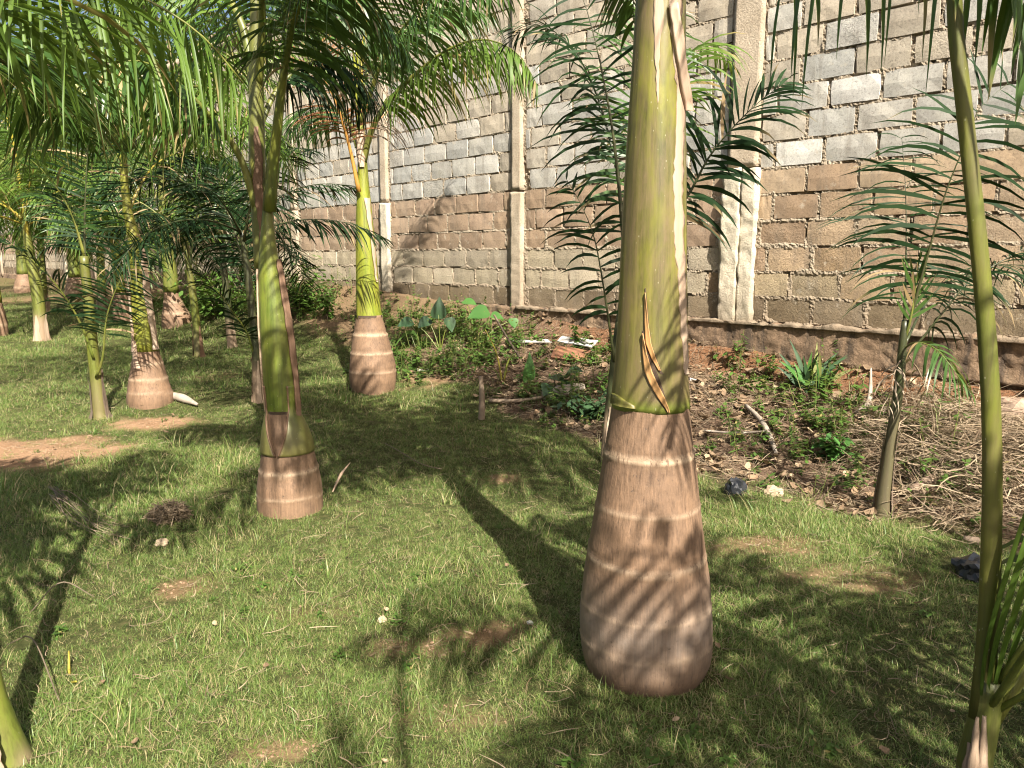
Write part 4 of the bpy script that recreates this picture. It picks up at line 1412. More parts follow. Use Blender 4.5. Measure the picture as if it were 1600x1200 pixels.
# J1 behind palm B, J2 farther
pj, PJ = young_palm('thin brown stemmed young palm close behind the notched green palm', [(404, 640, 15), (402, 600, 14), (399, 540, 13), (393, 480, 12), (386, 420, 11), (378, 360, 9)], 6.9, 'petiole_dark')
young_crown(pj, PJ[-1], 8, 1.5, 531, leaf=0.40, pairs=40, elev=(0.2, 1.25), mats=('palm_dark', 'petiole_dark'), wid=0.020, droop=0.6, r0=0.014)
frond(pj, P((398, 560, 6.9), (386, 520, 6.8), (366, 490, 6.7), (340, 455, 6.6), (310, 425, 6.5)), 0.40, 34, 0.020, 0.4, 0.012, 0.22, None, ('palm_dark', 'petiole'), 532, plume=0.2)
frond(pj, P((388, 440, 6.9), (372, 380, 6.9), (352, 320, 6.9), (340, 260, 6.9)), 0.40, 40, 0.020, 0.3, 0.012, 0.15, Vector((0, -1, .1)), ('palm_dark', 'petiole_dark'), 533, plume=0.2)
pk, PK = young_palm('short young palm among the weeds by the wall, left of the notched green palm', [(362, 533, 13), (358, 500, 12), (354, 460, 11), (350, 420, 10), (346, 380, 8)], 10.2, 'petiole_dark')
young_crown(pk, PK[-1], 8, 1.5, 541, leaf=0.42, pairs=36, elev=(0.2, 1.2), mats=('palm_dark', 'petiole_dark'), wid=0.024, droop=0.6, r0=0.014)

# L: young palm at right
YL = 4.05
pl, PL = young_palm('young palm on the right with a leaning dry stem and fan of dark fronds', [(1378, 808, 25), (1381, 770, 21), (1386, 730, 18), (1393, 680, 16), (1401, 630, 15), (1407, 580, 14), (1411, 530, 12), (1414, 500, 9)], YL, 'petiole_dark', 'bark', 0.62)  # stem and foot colours darkened to carry the shade on them
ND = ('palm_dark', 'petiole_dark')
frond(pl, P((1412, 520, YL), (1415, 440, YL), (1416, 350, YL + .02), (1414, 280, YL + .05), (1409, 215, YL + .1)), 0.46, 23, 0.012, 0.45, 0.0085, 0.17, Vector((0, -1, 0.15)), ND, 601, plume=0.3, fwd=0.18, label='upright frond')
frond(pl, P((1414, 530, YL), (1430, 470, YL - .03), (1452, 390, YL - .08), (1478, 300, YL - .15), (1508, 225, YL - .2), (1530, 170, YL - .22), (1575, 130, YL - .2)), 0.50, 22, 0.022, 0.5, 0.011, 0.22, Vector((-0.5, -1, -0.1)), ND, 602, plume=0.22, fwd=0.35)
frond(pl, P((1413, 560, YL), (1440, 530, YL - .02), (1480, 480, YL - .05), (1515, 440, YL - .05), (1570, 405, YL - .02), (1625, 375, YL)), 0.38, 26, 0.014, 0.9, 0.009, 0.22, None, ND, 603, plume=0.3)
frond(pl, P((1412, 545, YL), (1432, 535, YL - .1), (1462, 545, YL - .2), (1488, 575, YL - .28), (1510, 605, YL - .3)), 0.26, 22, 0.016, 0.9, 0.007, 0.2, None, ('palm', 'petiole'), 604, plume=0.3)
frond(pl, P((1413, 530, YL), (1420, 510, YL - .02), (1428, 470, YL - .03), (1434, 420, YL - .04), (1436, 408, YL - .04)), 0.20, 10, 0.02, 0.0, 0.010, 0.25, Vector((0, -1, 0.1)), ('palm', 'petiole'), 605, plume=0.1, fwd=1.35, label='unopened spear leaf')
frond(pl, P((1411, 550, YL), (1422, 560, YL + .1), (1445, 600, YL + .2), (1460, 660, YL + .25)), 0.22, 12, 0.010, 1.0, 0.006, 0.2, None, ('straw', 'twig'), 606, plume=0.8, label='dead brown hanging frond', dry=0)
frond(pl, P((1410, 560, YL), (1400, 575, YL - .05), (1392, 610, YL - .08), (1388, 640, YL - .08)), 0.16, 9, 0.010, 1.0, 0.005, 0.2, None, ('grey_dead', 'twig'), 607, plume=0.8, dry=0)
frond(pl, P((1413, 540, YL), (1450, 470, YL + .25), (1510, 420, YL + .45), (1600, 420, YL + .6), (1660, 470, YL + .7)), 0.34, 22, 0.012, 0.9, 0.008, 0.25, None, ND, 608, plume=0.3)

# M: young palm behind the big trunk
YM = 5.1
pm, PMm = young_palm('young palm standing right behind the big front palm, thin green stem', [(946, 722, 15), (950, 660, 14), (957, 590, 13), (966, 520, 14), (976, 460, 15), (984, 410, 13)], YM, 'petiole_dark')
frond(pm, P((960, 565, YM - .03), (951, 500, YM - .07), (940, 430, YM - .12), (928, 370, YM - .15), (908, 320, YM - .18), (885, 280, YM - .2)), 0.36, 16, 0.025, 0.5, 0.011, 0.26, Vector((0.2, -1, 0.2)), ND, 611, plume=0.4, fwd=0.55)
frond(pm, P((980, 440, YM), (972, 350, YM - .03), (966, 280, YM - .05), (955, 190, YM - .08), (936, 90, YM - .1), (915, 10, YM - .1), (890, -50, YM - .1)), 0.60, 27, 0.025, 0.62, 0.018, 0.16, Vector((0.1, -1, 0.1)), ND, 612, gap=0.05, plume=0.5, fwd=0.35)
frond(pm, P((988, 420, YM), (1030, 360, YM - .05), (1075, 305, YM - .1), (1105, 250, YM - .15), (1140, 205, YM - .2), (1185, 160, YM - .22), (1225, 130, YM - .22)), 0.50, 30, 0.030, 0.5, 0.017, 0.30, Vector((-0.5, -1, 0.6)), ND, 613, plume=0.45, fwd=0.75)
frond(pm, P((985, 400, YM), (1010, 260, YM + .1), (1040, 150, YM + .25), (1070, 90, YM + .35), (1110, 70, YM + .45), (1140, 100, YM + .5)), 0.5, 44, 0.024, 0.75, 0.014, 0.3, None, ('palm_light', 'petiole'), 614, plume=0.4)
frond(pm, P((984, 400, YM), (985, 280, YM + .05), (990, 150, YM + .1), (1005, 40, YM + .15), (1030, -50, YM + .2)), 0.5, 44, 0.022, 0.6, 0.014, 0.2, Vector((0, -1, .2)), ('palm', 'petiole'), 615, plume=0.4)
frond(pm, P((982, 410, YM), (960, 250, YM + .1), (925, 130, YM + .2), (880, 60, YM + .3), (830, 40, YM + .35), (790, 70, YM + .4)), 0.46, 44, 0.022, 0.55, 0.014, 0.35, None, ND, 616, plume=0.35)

# N: palm at the right edge, its leaves reach over the frame
YN = 1.80
gN = at(1532, 1262, YN)
pn = thing('young_palm', 'nearest palm at the right edge with a tall bare green leaf stalk', 'palm tree', (gN.x, YN, ground_z(gN.x, YN)), YGROUP)
zg = ground_z(gN.x, YN)
sb = MB(pn.location)
foot = [Vector((gN.x - .005, YN, zg - .04)), at(1522, 1200, YN), at(1532, 1150, YN), at(1540, 1110, YN), at(1545, 1060, YN)]
sb.tube(spline(foot, 12), [0.046 - 0.0012 * i for i in range(12)], 16, 1.0, [(0.95 if i < 4 else 0.0, .25, 0) for i in range(12)])
sb.build('stem', M['petiole'], pn)
fs = MB(pn.location)
for k, (xa, xb, y0, y1) in enumerate([(1500, 1530, 1260, 1120), (1518, 1546, 1260, 1118), (1495, 1512, 1260, 1160)]):
    c, h = [], []
    for i in range(7):
        y = y0 + (y1 - y0) * i / 6
        xm = (xa + xb) / 2 + (12 * i / 6 if k != 1 else 6 * i / 6)
        c.append(at(xm, y, YN - 0.055 + .006 * k))
        h.append(CX * (0.024 * (1 - i / 7.5) + .002 * math.sin(i * 3 + k)))
    fs.strip(c, h, None, [Vector((0, -0.008, 0))] * 7)
fo = fs.build('dry_sheath', M['dry'], pn)
so = fo.modifiers.new('thick', 'SOLIDIFY'); so.thickness = 0.003
main_pts = P((1531, 1120, YN), (1543, 1000, YN), (1550, 800, YN), (1548, 620, YN), (1533, 420, YN), (1510, 200, YN), (1490, 0, YN), (1498, -150, YN), (1570, -330, YN - .08), (1700, -480, YN - .3), (1880, -560, YN - .55), (2150, -620, YN - .8))
frond(pn, main_pts, 0.46, 40, 0.026, 1.2, 0.030, 0.70, None, ('palm', 'stalk'), 701, plume=0.3, hang=0.5, fwd=0.4, flatten=0.75, rmin=0.003, taper=0.62, label='tall bare leaf stalk')
frond(pn, P((1545, 1140, YN), (1602, 1045, YN), (1680, 850, YN + .02), (1740, 500, YN + .02), (1735, 100, YN), (1695, -110, YN - .02), (1620, -185, YN - .03), (1540, -165, YN - .05), (1470, -110, YN - .06)), 0.42, 10, 0.034, 1.7, 0.018, 0.80, None, ('palm', 'petiole'), 702, plume=0.15, hang=1.25, fwd=0.0, single=True, rmin=0.003)
frond(pn, P((1540, 1150, YN), (1570, 1085, YN), (1610, 1020, YN), (1700, 900, YN - .02), (1850, 750, YN - .05), (2050, 650, YN - .08)), 0.45, 30, 0.03, 0.8, 0.016, 0.4, None, ('palm', 'petiole'), 703)
# the broad pleated leaf
bl = MB(pn.location)
cl = spline(P((1542, 1110, YN - .01), (1560, 1010, YN - .03), (1590, 900, YN - .05), (1622, 770, YN - .07), (1650, 640, YN - .1)), 16)
for q in range(7):
    c, h = [], []
    for i, p in enumerate(cl):
        u = i / 15
        wd = 0.008 + 0.042 * math.sin(PI * min(1, 0.08 + u * 0.9)) ** 0.8
        o = (q - 3) / 3
        c.append(p + CX * (o * wd * .8 + 0.02 * u) + Vector((0, -0.012 * (q % 2), -abs(o) * 0.03 * u)))
        h.append(CX * (wd * 0.14))
    bl.strip(c, h, [(0, 0.3 + 0.06 * q, 0)] * 16, [Vector((0, 0.006 if q % 2 else -0.006, 0))] * 16)
bo = bl.build('young_leaf', M['palm_light'], pn)
crown(pn, at(1546, 1060, YN), 5, 2.2, 71, leaf=0.45, pairs=40, elev=(0.75, 1.25), bend=1.5, az0=R(98), spread=R(100), r0=0.011, wid=0.03, spear=False, start=0.35)

# O: palm at the left edge
YO = 1.95
gO = at(8, 1265, YO)
po = thing('young_palm', 'near palm stem leaning out of the frame at the lower left corner', 'palm tree', (gO.x, YO, ground_z(gO.x, YO)), YGROUP)
rowsO = [(Vector((gO.x + .02, YO, ground_z(gO.x, YO) - .05)), 0.07), (at(22, 1215, YO), 0.066), (at(2, 1150, YO), 0.050), (at(-18, 1090, YO), 0.043), (at(-30, 1030, YO), 0.038), (at(-60, 900, YO), 0.034), (at(-110, 600, YO), 0.03), (at(-150, 300, YO), 0.026), (at(-170, 60, YO), 0.022)]
lathe(po.location, rowsO, 28, 0.03, (), lambda z, th: (0.9 * (1 - sstep(-0.06, 0.04, z + 0.05 * math.cos(th * 2))), 0.1, 0), 0.01, 0.03, 14).build('stem', M['shaft_green'], po)
O_px = [(1260, -30, 62), (1215, -20, 66), (1150, -40, 44), (1090, -54, 22), (1030, -60, 5)]
patch(po, 'dry_sheath', O_px, YO, [(1040, -20, -8), (1090, -15, 3), (1130, -20, 18), (1170, -18, 30), (1230, -12, 44)], M['dry'], 0.004, 0.006, 0.01, None, 1.5, 4)
tO = at(-170, 60, YO)
frond(po, P((-165, 80, YO), (-120, -30, YO), (-50, -60, YO), (40, -45, YO + .02), (140, -30, YO + .05), (240, 5, YO + .1), (320, 60, YO + .15), (380, 130, YO + .2)), 0.50, 42, 0.011, 1.1, 0.013, 0.18, None, ('palm_light', 'petiole'), 711, plume=0.45, hang=0.6, fwd=0.4, single=True, rmin=0.0025)
frond(po, P((-170, 90, YO), (-110, 20, YO - .05), (-30, 10, YO - .12), (60, -25, YO - .2), (140, -60, YO - .28)), 0.36, 24, 0.02, 0.6, 0.02, 0.3, None, ('palm_light', 'petiole_yellow'), 712, plume=0.4, single=True, rmin=0.004)
frond(po, P((-170, 80, YO), (-150, 60, YO + .2), (-90, 70, YO + .5), (0, 95, YO + .8), (90, 150, YO + 1.1), (150, 230, YO + 1.35)), 0.46, 48, 0.014, 0.9, 0.014, 0.2, None, ('palm', 'petiole'), 713, plume=0.4)
crown(po, tO, 11, 1.6, 73, leaf=0.50, pairs=48, elev=(0.3, 1.1), bend=1.1, az0=R(185), spread=R(170), r0=0.018, wid=0.036, spear=False)


# --- two palms behind the viewer: their crowns make the dappled shade on the near lawn
def shade_palm(label, x, y, h, seed, n, L, rr=0.2, skip=()):
    gz = ground_z(x, y)
    t = thing('royal_palm', label, 'palm tree', (x, y, gz), GROUP)
    b = Vector((x, y, gz))
    lathe(t.location, [(b - UP * .05, rr * .9), (b + UP * .2, rr), (b + UP * .6, rr * .8), (b + UP * .9, rr * .6)], 24, 0.05, [(gz + .35, .012, .8, 0), (gz + .6, .012, .8, 0)], None, 0.01, 0, seed, 0.012).build('trunk', M['trunk'], t)
    lathe(t.location, [(b + UP * .88, rr * .62), (b + UP * 1.2, rr * .55), (b + UP * h * .8, rr * .42), (b + UP * h, rr * .2)], 20, 0.1, (), None, 0.004, .02, seed).build('crownshaft', M['shaft_green'], t)
    if seed == 82:
        frond(t, [b + UP * (h - .05), (0.92, -1.4, 3.35), (0.80, -.5, 3.4), (0.69, .3, 2.80), (0.61, .88, 2.26), (0.555, 1.22, 2.00), (0.50, 1.52, 1.90)], 0.66, 30, 0.023, 2.4, 0.022, 0.45, None, ('palm', 'petiole'), 821, plume=0.15, hang=1.15, fwd=0.05, single=True, rmin=0.003, label='hanging frond whose leaflets dip into the top of the view')
    crown(t, b + UP * h, n, L, seed, leaf=0.5, pairs=46, elev=(0.2, 1.1), bend=1.4, r0=0.024, wid=0.038, skip=skip)


shade_palm('palm out of view whose crown shades the near right of the lawn', 2.5, -0.5, 2.6, 81, 9, 2.1)
shade_palm('palm behind the viewer whose hanging leaflet tips show at upper right', 1.0, -2.2, 2.9, 82, 14, 2.4, skip=((R(335), 0.5),))

# ------------------------------------------------------------------ scattered ground cover (grass, weeds): instanced on points
def scatter(name, points, protos, mat, label, cat, parent=None):
    """points: (x, y, z, scale, rot z, lean, proto index); one object of kind stuff"""
    src = bpy.data.collections.new(name + '_tufts')
    for i, mb in enumerate(protos):
        me = mb.mesh(name + '_tuft', smooth=False)
        me.materials.append(mat)
        o = bpy.data.objects.new('%s_%02d' % (name, i), me)
        src.objects.link(o)
    me = bpy.data.meshes.new(name)
    me.from_pydata([p[:3] for p in points], [], [])
    n = len(points)
    a = me.attributes.new('scl', 'FLOAT', 'POINT'); a.data.foreach_set('value', [p[3] for p in points])
    a = me.attributes.new('rot', 'FLOAT_VECTOR', 'POINT')
    a.data.foreach_set('vector', np.array([(p[5] * math.cos(p[4] * 7), p[5] * math.sin(p[4] * 7), p[4]) for p in points], dtype=np.float32).ravel())
    a = me.attributes.new('idx', 'INT', 'POINT'); a.data.foreach_set('value', [int(p[6]) for p in points])
    o = link(name, me)
    tag(o, label, cat, kind='stuff')
    ng = bpy.data.node_groups.new(name + '_scatter', 'GeometryNodeTree')
    ng.interface.new_socket('Geometry', in_out='INPUT', socket_type='NodeSocketGeometry')
    ng.interface.new_socket('Geometry', in_out='OUTPUT', socket_type='NodeSocketGeometry')
    gi, go = ng.nodes.new('NodeGroupInput'), ng.nodes.new('NodeGroupOutput')
    ci = ng.nodes.new('GeometryNodeCollectionInfo')
    ci.inputs['Collection'].default_value = src
    ci.inputs['Separate Children'].default_value = True
    ip = ng.nodes.new('GeometryNodeInstanceOnPoints')
    ip.inputs['Pick Instance'].default_value = True
    def na(nm, ty):
        q = ng.nodes.new('GeometryNodeInputNamedAttribute')
        q.data_type = ty
        q.inputs['Name'].default_value = nm
        return q.outputs['Attribute']
    L = ng.links
    L.new(gi.outputs[0], ip.inputs['Points'])
    L.new(ci.outputs[0], ip.inputs['Instance'])
    L.new(na('idx', 'INT'), ip.inputs['Instance Index'])
    e2r = ng.nodes.new('FunctionNodeEulerToRotation')
    L.new(na('rot', 'FLOAT_VECTOR'), e2r.inputs[0])
    L.new(e2r.outputs[0], ip.inputs['Rotation'])
    L.new(na('scl', 'FLOAT'), ip.inputs['Scale'])
    L.new(ip.outputs[0], go.inputs[0])
    md = o.modifiers.new('scatter', 'NODES')
    md.node_group = ng
    return o


def tuft(seed, blades, spread, h0, h1, wid, dry, lean=0.6, flat=0.0):
    r = random.Random(seed)
    mb = MB()
    for _ in range(blades):
        a, d = r.uniform(0, 6.283), spread * math.sqrt(r.random())
        p = Vector((d * math.cos(a), d * math.sin(a), -0.006))
        az = r.uniform(0, 6.283)
        ln = r.uniform(0.1, lean) + (flat if r.random() < 0.4 else 0)
        dr = Vector((math.cos(az) * ln, math.sin(az) * ln, 1)).normalized()
        L = r.uniform(h0, h1)
        wv = Vector((-math.sin(az + r.uniform(-.8, .8)), math.cos(az + r.uniform(-.8, .8)), 0)) * wid * r.uniform(.7, 1.2) * .5
        dd = 1.0 if r.random() < dry else (0.35 if r.random() < 0.2 else 0.0)
        c = [p.copy()]
        for i in range(3):
            p = p + dr * (L / 3)
            c.append(p.copy())
            dr = (dr + Vector((math.cos(az), math.sin(az), 0)) * 0.28 - UP * (0.16 + 0.25 * ln)).normalized()
        mb.strip(c, [wv, wv * .9, wv * .6, Vector((0, 0, 0))], [(dd, q / 3, 0) for q in range(4)])
    return mb


near_t = [tuft(900 + i, 48, 0.055, 0.020, 0.056, 0.0019, 0.10 + 0.05 * (i % 3), 1.1, 0.9) for i in range(7)] + \
         [tuft(950 + i, 28, 0.06, 0.025, 0.06, 0.0024, 0.55, 1.0, 1.5) for i in range(3)] + \
         [tuft(970 + i, 12, 0.03, 0.08, 0.16, 0.0028, 0.12, 0.7) for i in range(2)]
rg = random.Random(21)
TRUNKS = [(o.location.x, o.location.y, 0.19 if 'royal' in o.name else 0.04) for o in COL.objects if o.get('category') == 'palm tree']


def grass_ok(x, y):
    s, w = sw(x, y)
    if w < 0.25: return 0
    q = 1 - 0.88 * bare(x, y)
    d = debris(x, y)
    q *= 1 - d * (0.93 if s < 3.2 else 0.80)
    return q


LUSH = [(onground(px, py).x, onground(px, py).y, r_) for px, py, r_ in [(60, 780, .35), (180, 770, .3), (300, 740, .25), (1280, 820, .16), (1180, 815, .08), (20, 880, .2), (1150, 1010, .12), (1040, 1120, .06), (900, 1020, .06), (690, 930, .05), (130, 1130, .06)]]
pts = []
for (y0, y1, dens, sc) in [(0.5, 1.35, 500, 0.9), (1.35, 2.6, 1150, 0.85), (2.6, 4.2, 850, 0.95), (4.2, 6.5, 480, 1.15), (6.5, 10, 220, 1.5), (10, 16, 80, 2.0), (16, 24, 30, 2.8)]:
    xl, xr = -0.72 * y1 - 1.25, 0.72 * y1 + 1.25
    n = int((y1 - y0) * (xr - xl) * dens)
    for _ in range(n):
        x, y = rg.uniform(xl, xr), rg.uniform(y0, y1)
        if abs(x) > 0.70 * y + 1.25: continue
        q = grass_ok(x, y)
        if rg.random() > q: continue
        dA = math.hypot(x - palmA.location.x, y - palmA.location.y)
        if any((x - tx) ** 2 + (y - ty) ** 2 < tr * tr for tx, ty, tr in TRUNKS): continue
        lush = 0.5 + 0.5 * nz(x, y, 1.1, 31) + 0.35 * nz(x, y, 3.3, 32)
        pick = rg.random()
        if pick < 0.16 + 0.30 * max(0, 0.55 - lush): k = 7 + rg.randrange(3)
        elif pick > 0.985 - 0.03 * lush: k = 10 + rg.randrange(2)
        else: k = rg.randrange(7)
        lc = max(math.exp(-((x - lx) ** 2 + (y - ly) ** 2) / lr) for lx, ly, lr in LUSH)
        hgt = sc * (0.50 + 0.55 * max(0, lush) + 0.6 * lc) * rg.uniform(.8, 1.2) * (0.7 if q < 0.5 else 1) * (0.85 if dA < 0.34 else 1)
        pts.append((x, y, ground_z(x, y), hgt, rg.uniform(0, 6.283), rg.uniform(0, 0.22), k))
scatter('lawn_grass', pts, near_t, M['grass'], 'patchy green lawn grass covering the ground under the palms', 'grass')
N_GRASS = len(pts)


# crumbs of soil on the bare spots
crumb = []
for i in range(4):
    mbq = MB()
    rq = random.Random(60 + i)
    vs = [Vector((math.cos(q * 1.2566), math.sin(q * 1.2566), rq.uniform(-.3, .3))) * rq.uniform(.6, 1.1) for q in range(5)]
    ids = [mbq.vert(v) for v in vs]
    tp = mbq.vert((rq.uniform(-.3, .3), rq.uniform(-.3, .3), rq.uniform(.5, .9)))
    for q in range(5): mbq.f.append((ids[q], ids[(q + 1) % 5], tp))
    crumb.append(mbq)
cp = []
for bx, by, rx, ry, k in BARE:
    for _ in range(int(900 * min(1.2, rx * ry * 8) + 60)):
        x, y = bx + rg.gauss(0, rx * .7), by + rg.gauss(0, ry * .7)
        if rg.random() < bare(x, y) * .9 + .05:
            cp.append((x, y, ground_z(x, y), rg.choice([.002, .003, .003, .004, .006, .009]), rg.uniform(0, 6.28), 0.2, rg.randrange(4)))
scatter('soil_crumbs', cp, crumb, M['crumb'], 'loose crumbs of reddish soil on the bare spots of the lawn', 'soil')


# weeds: small leafy stems and creeping clumps
def weed_tuft(seed, stems, h, leaf, leafw, spread):
    r = random.Random(seed)
    mb = MB()
    for _ in range(stems):
        a, d = r.uniform(0, 6.28), spread * math.sqrt(r.random())
        p = Vector((d * math.cos(a), d * math.sin(a), -0.01))
        hh = h * r.uniform(.5, 1.1)
        top = p + Vector((r.uniform(-.3, .3) * hh, r.uniform(-.3, .3) * hh, hh))
        mid = p.lerp(top, .5)
        mb.strip([p, mid, top], [Vector((.002, .001, 0))] * 3, [(0.3, .5, 0)] * 3)
        for k in range(int(4 + hh * 26)):
            t = r.uniform(.2, 1.0)
            b = p.lerp(top, t)
            az = r.uniform(0, 6.28)
            dr = Vector((math.cos(az), math.sin(az), r.uniform(-.3, .7))).normalized()
            L = leaf * r.uniform(.5, 1.15)
            wv = dr.cross(UP).normalized() * leafw * L * .5
            e = b + dr * L - UP * L * .2
            g = r.uniform(.2, .85)
            dz = 0.8 if r.random() < .06 else 0
            mb.strip([b, b.lerp(e, .4), b.lerp(e, .75), e], [wv * .25, wv, wv * .75, Vector((0, 0, 0))], [(dz, g, 0)] * 4)
    return mb


weeds = [weed_tuft(1100 + i, 5, 0.10, 0.05, 0.55, 0.08) for i in range(4)] + [weed_tuft(1120 + i, 4, 0.20, 0.07, 0.5, 0.08) for i in range(3)] + [weed_tuft(1140 + i, 3, 0.30, 0.06, 0.35, 0.06) for i in range(2)]
wp = []
for _ in range(9000):
    s, w = rg.uniform(-2.2, 13), rg.uniform(0.12, 2.4)
    p = wall_world(s, w, 0)
    d = debris(p.x, p.y)
    patchn = 0.5 + 0.8 * nz(p.x, p.y, 1.6, 41)
    want = d * max(0, patchn) * (0.34 if s > 3.0 else 0.16)
    if s > 7.5: want = d * 0.6
    if rg.random() > want: continue
    k = rg.choice([0, 1, 2, 3, 0, 1, 4, 5, 6, 7, 8])
    wp.append((p.x, p.y, ground_z(p.x, p.y), rg.uniform(.6, 1.25), rg.uniform(0, 6.28), rg.uniform(0, .25), k))
# the green weed bed right of the third palm, and the weeds in the litter at right
for (px, py, n, rad) in [(660, 560, 70, 0.9), (700, 540, 45, 0.9), (620, 560, 30, 0.5), (1290, 690, 16, 0.30), (1310, 650, 12, 0.3), (1270, 620, 10, 0.3), (1190, 590, 8, .25), (930, 560, 26, 0.25), (900, 630, 30, 0.35), (640, 500, 32, .8), (760, 560, 22, .5)]:
    g = onground(px, py)
    for _ in range(n):
        a, d = rg.uniform(0, 6.28), rad * math.sqrt(rg.random())
        x, y = g.x + d * math.cos(a), g.y + d * math.sin(a)
        if sw(x, y)[1] < 0.1: continue
        wp.append((x, y, ground_z(x, y), rg.uniform(.6, 1.2), rg.uniform(0, 6.28), rg.uniform(0, .25), rg.choice([0, 1, 2, 3, 4, 5, 7, 8])))
for _ in range(260):
    y = 1.5 + 6 * rg.random()
    x = rg.uniform(-.66 * y, .66 * y)
    if nz(x, y, 1.1, 77) < 0.05 or any((x - tx) ** 2 + (y - ty) ** 2 < .08 for tx, ty, tr in TRUNKS): continue
    wp.append((x, y, ground_z(x, y), rg.uniform(.25, .5), rg.uniform(0, 6.28), .1, rg.randrange(4)))
scatter('weeds', wp, weeds, M['weed'], 'low leafy weeds spreading along the foot of the block wall', 'weeds')


# dry litter: straw stalks and twigs lying on the strip along the wall
def stalks(name, label, cat, n, place, length, wid, mat, seed, layer=0.12, parent_z=True):
    r = random.Random(seed)
    mb = MB()
    for _ in range(n):
        x, y, hz = place(r)
        az = r.uniform(0, 6.28)
        tilt = r.gauss(0, 0.22)
        L = length * r.uniform(.4, 1.3)
        d = Vector((math.cos(az) * math.cos(tilt), math.sin(az) * math.cos(tilt), math.sin(tilt)))
        c0 = Vector((x, y, ground_z(x, y) + hz))
        bend = Vector((r.uniform(-.25, .25), r.uniform(-.25, .25), r.uniform(-.15, .15))) * L
        c, h = [], []
        wv = d.cross(Vector((r.uniform(-1, 1), r.uniform(-1, 1), 1.2))).normalized() * wid * r.uniform(.5, 1.3) * .5
        for i in range(5):
            u = i / 4
            p = c0 + d * (L * (u - .5)) + bend * (4 * u * (1 - u) - .5)
            p.z = max(p.z, ground_z(p.x, p.y) + 0.004)
            c.append(p)
            h.append(wv * (1.0 if i < 4 else 0.25))
        g = r.uniform(.15, .9)
        k = [(0.9 if r.random() < .16 else r.uniform(0, .35), g, 0)] * 5
        mb.strip(c, h, k)
    o = mb.build(name, mat, None)
    return tag(o, label, cat, kind='stuff')


gs = [onground(*q) for q in ((1470, 705), (1560, 740), (1500, 650), (1590, 800))]
def place_pile(r):
    g = gs[r.choice([0, 0, 1, 1, 2, 3])]
    while True:
        a, d = r.uniform(0, 6.28), 0.62 * math.sqrt(r.random())
        x, y = g.x + d * math.cos(a), g.y + 0.8 * d * math.sin(a)
        if sw(x, y)[1] > 0.22: break
    hump = 0.30 * max(0, 1 - (d / 0.66) ** 2)
    return x, y, hump * r.uniform(.1, 1.0) + .01
stalks('straw_heap', 'loose heap of dry grey brown straw against the wall at right', 'straw heap', 3400, place_pile, 0.40, 0.0055, M['straw'], 5)


def place_litter(r):
    while True:
        s = r.uniform(-2.0, 3.6)
        w = r.uniform(0.07, 2.35)
        p = wall_world(s, w, 0)
        if r.random() < debris(p.x, p.y) * (0.35 + 0.9 * max(0, 0.5 + nz(p.x, p.y, 1.9, 51))): return p.x, p.y, r.uniform(0, .05)
stalks('dry_litter', 'matted dry grass and twigs strewn over the soil below the wall', 'litter', 7500, place_litter, 0.20, 0.0038, M['straw'], 6)


def place_thatch(r):
    while True:
        y = 1.4 + 6.6 * r.random() ** 0.8
        x = r.uniform(-0.68 * y, 0.68 * y)
        if r.random() < 0.25 + 0.6 * max(0, nz(x, y, 1.3, 61)) + 0.5 * bare(x, y): return x, y, r.uniform(0.0, .04)
stalks('grass_clippings', 'scattered straw coloured clippings lying in the lawn', 'clippings', 5200, place_thatch, 0.09, 0.0024, M['straw'], 8)


# fallen leaves, dry and curled
dl = []
for i in range(6):
    rq = random.Random(300 + i)
    mbq = MB()
    L, W, cu = 0.06 * rq.uniform(.7, 1.4), 0.02 * rq.uniform(.6, 1.4), rq.uniform(.2, .9)
    cs = [Vector((L * (u - .5), 0.006 * math.sin(u * 5 + i), 0.012 + L * cu * (u - .5) ** 2)) for u in (0, .25, .5, .75, 1)]
    hs = [Vector((0, W * k, W * cu * .5 * k)) for k in (.15, .8, 1, .7, 0)]
    mbq.strip(cs, hs, [(rq.uniform(0, 1), rq.uniform(.2, .8), 0)] * 5, [Vector((0, 0, -W * .4))] * 5)
    dl.append(mbq)
lp = []
while len(lp) < 1300:
    x, y, hz = place_litter(rg)
    lp.append((x, y, ground_z(x, y) + .01 + hz * .4, rg.uniform(.6, 1.5), rg.uniform(0, 6.28), rg.uniform(0, .7), rg.randrange(6)))
while len(lp) < 1380:
    x, y, hz = place_thatch(rg)
    lp.append((x, y, ground_z(x, y) + .02, rg.uniform(.3, .6), rg.uniform(0, 6.28), rg.uniform(0, .5), rg.randrange(6)))
scatter('fallen_leaves', lp, dl, M['deadleaf'], 'dry brown fallen leaves scattered over the litter and the lawn', 'dead leaves')

# ------------------------------------------------------------------ single plants
def heart(mb, base, tip_dir, nrm, L, W, g=0.5, dz=0.0):
    """a heart or arrow shaped leaf as a small curved surface, with its midrib sunk"""
    t = tip_dir.normalized()
    n = (nrm - t * nrm.dot(t)).normalized()
    s = t.cross(n)
    prof = [(-.22, .30), (-.10, .46), (.05, .52), (.22, .50), (.40, .42), (.60, .30), (.80, .15), (1.0, 0.0)]
    c, h, f = [], [], []
    for u, wdt in prof:
        c.append(base + t * (u * L) - n * (0.22 * L * u * u) + n * 0.02 * L)
        h.append(s * (wdt * W) + Vector((0, 0, 0)))
        f.append(-n * (0.05 * W))
    mb.strip(c, h, [(dz, g, 0)] * len(prof), f)


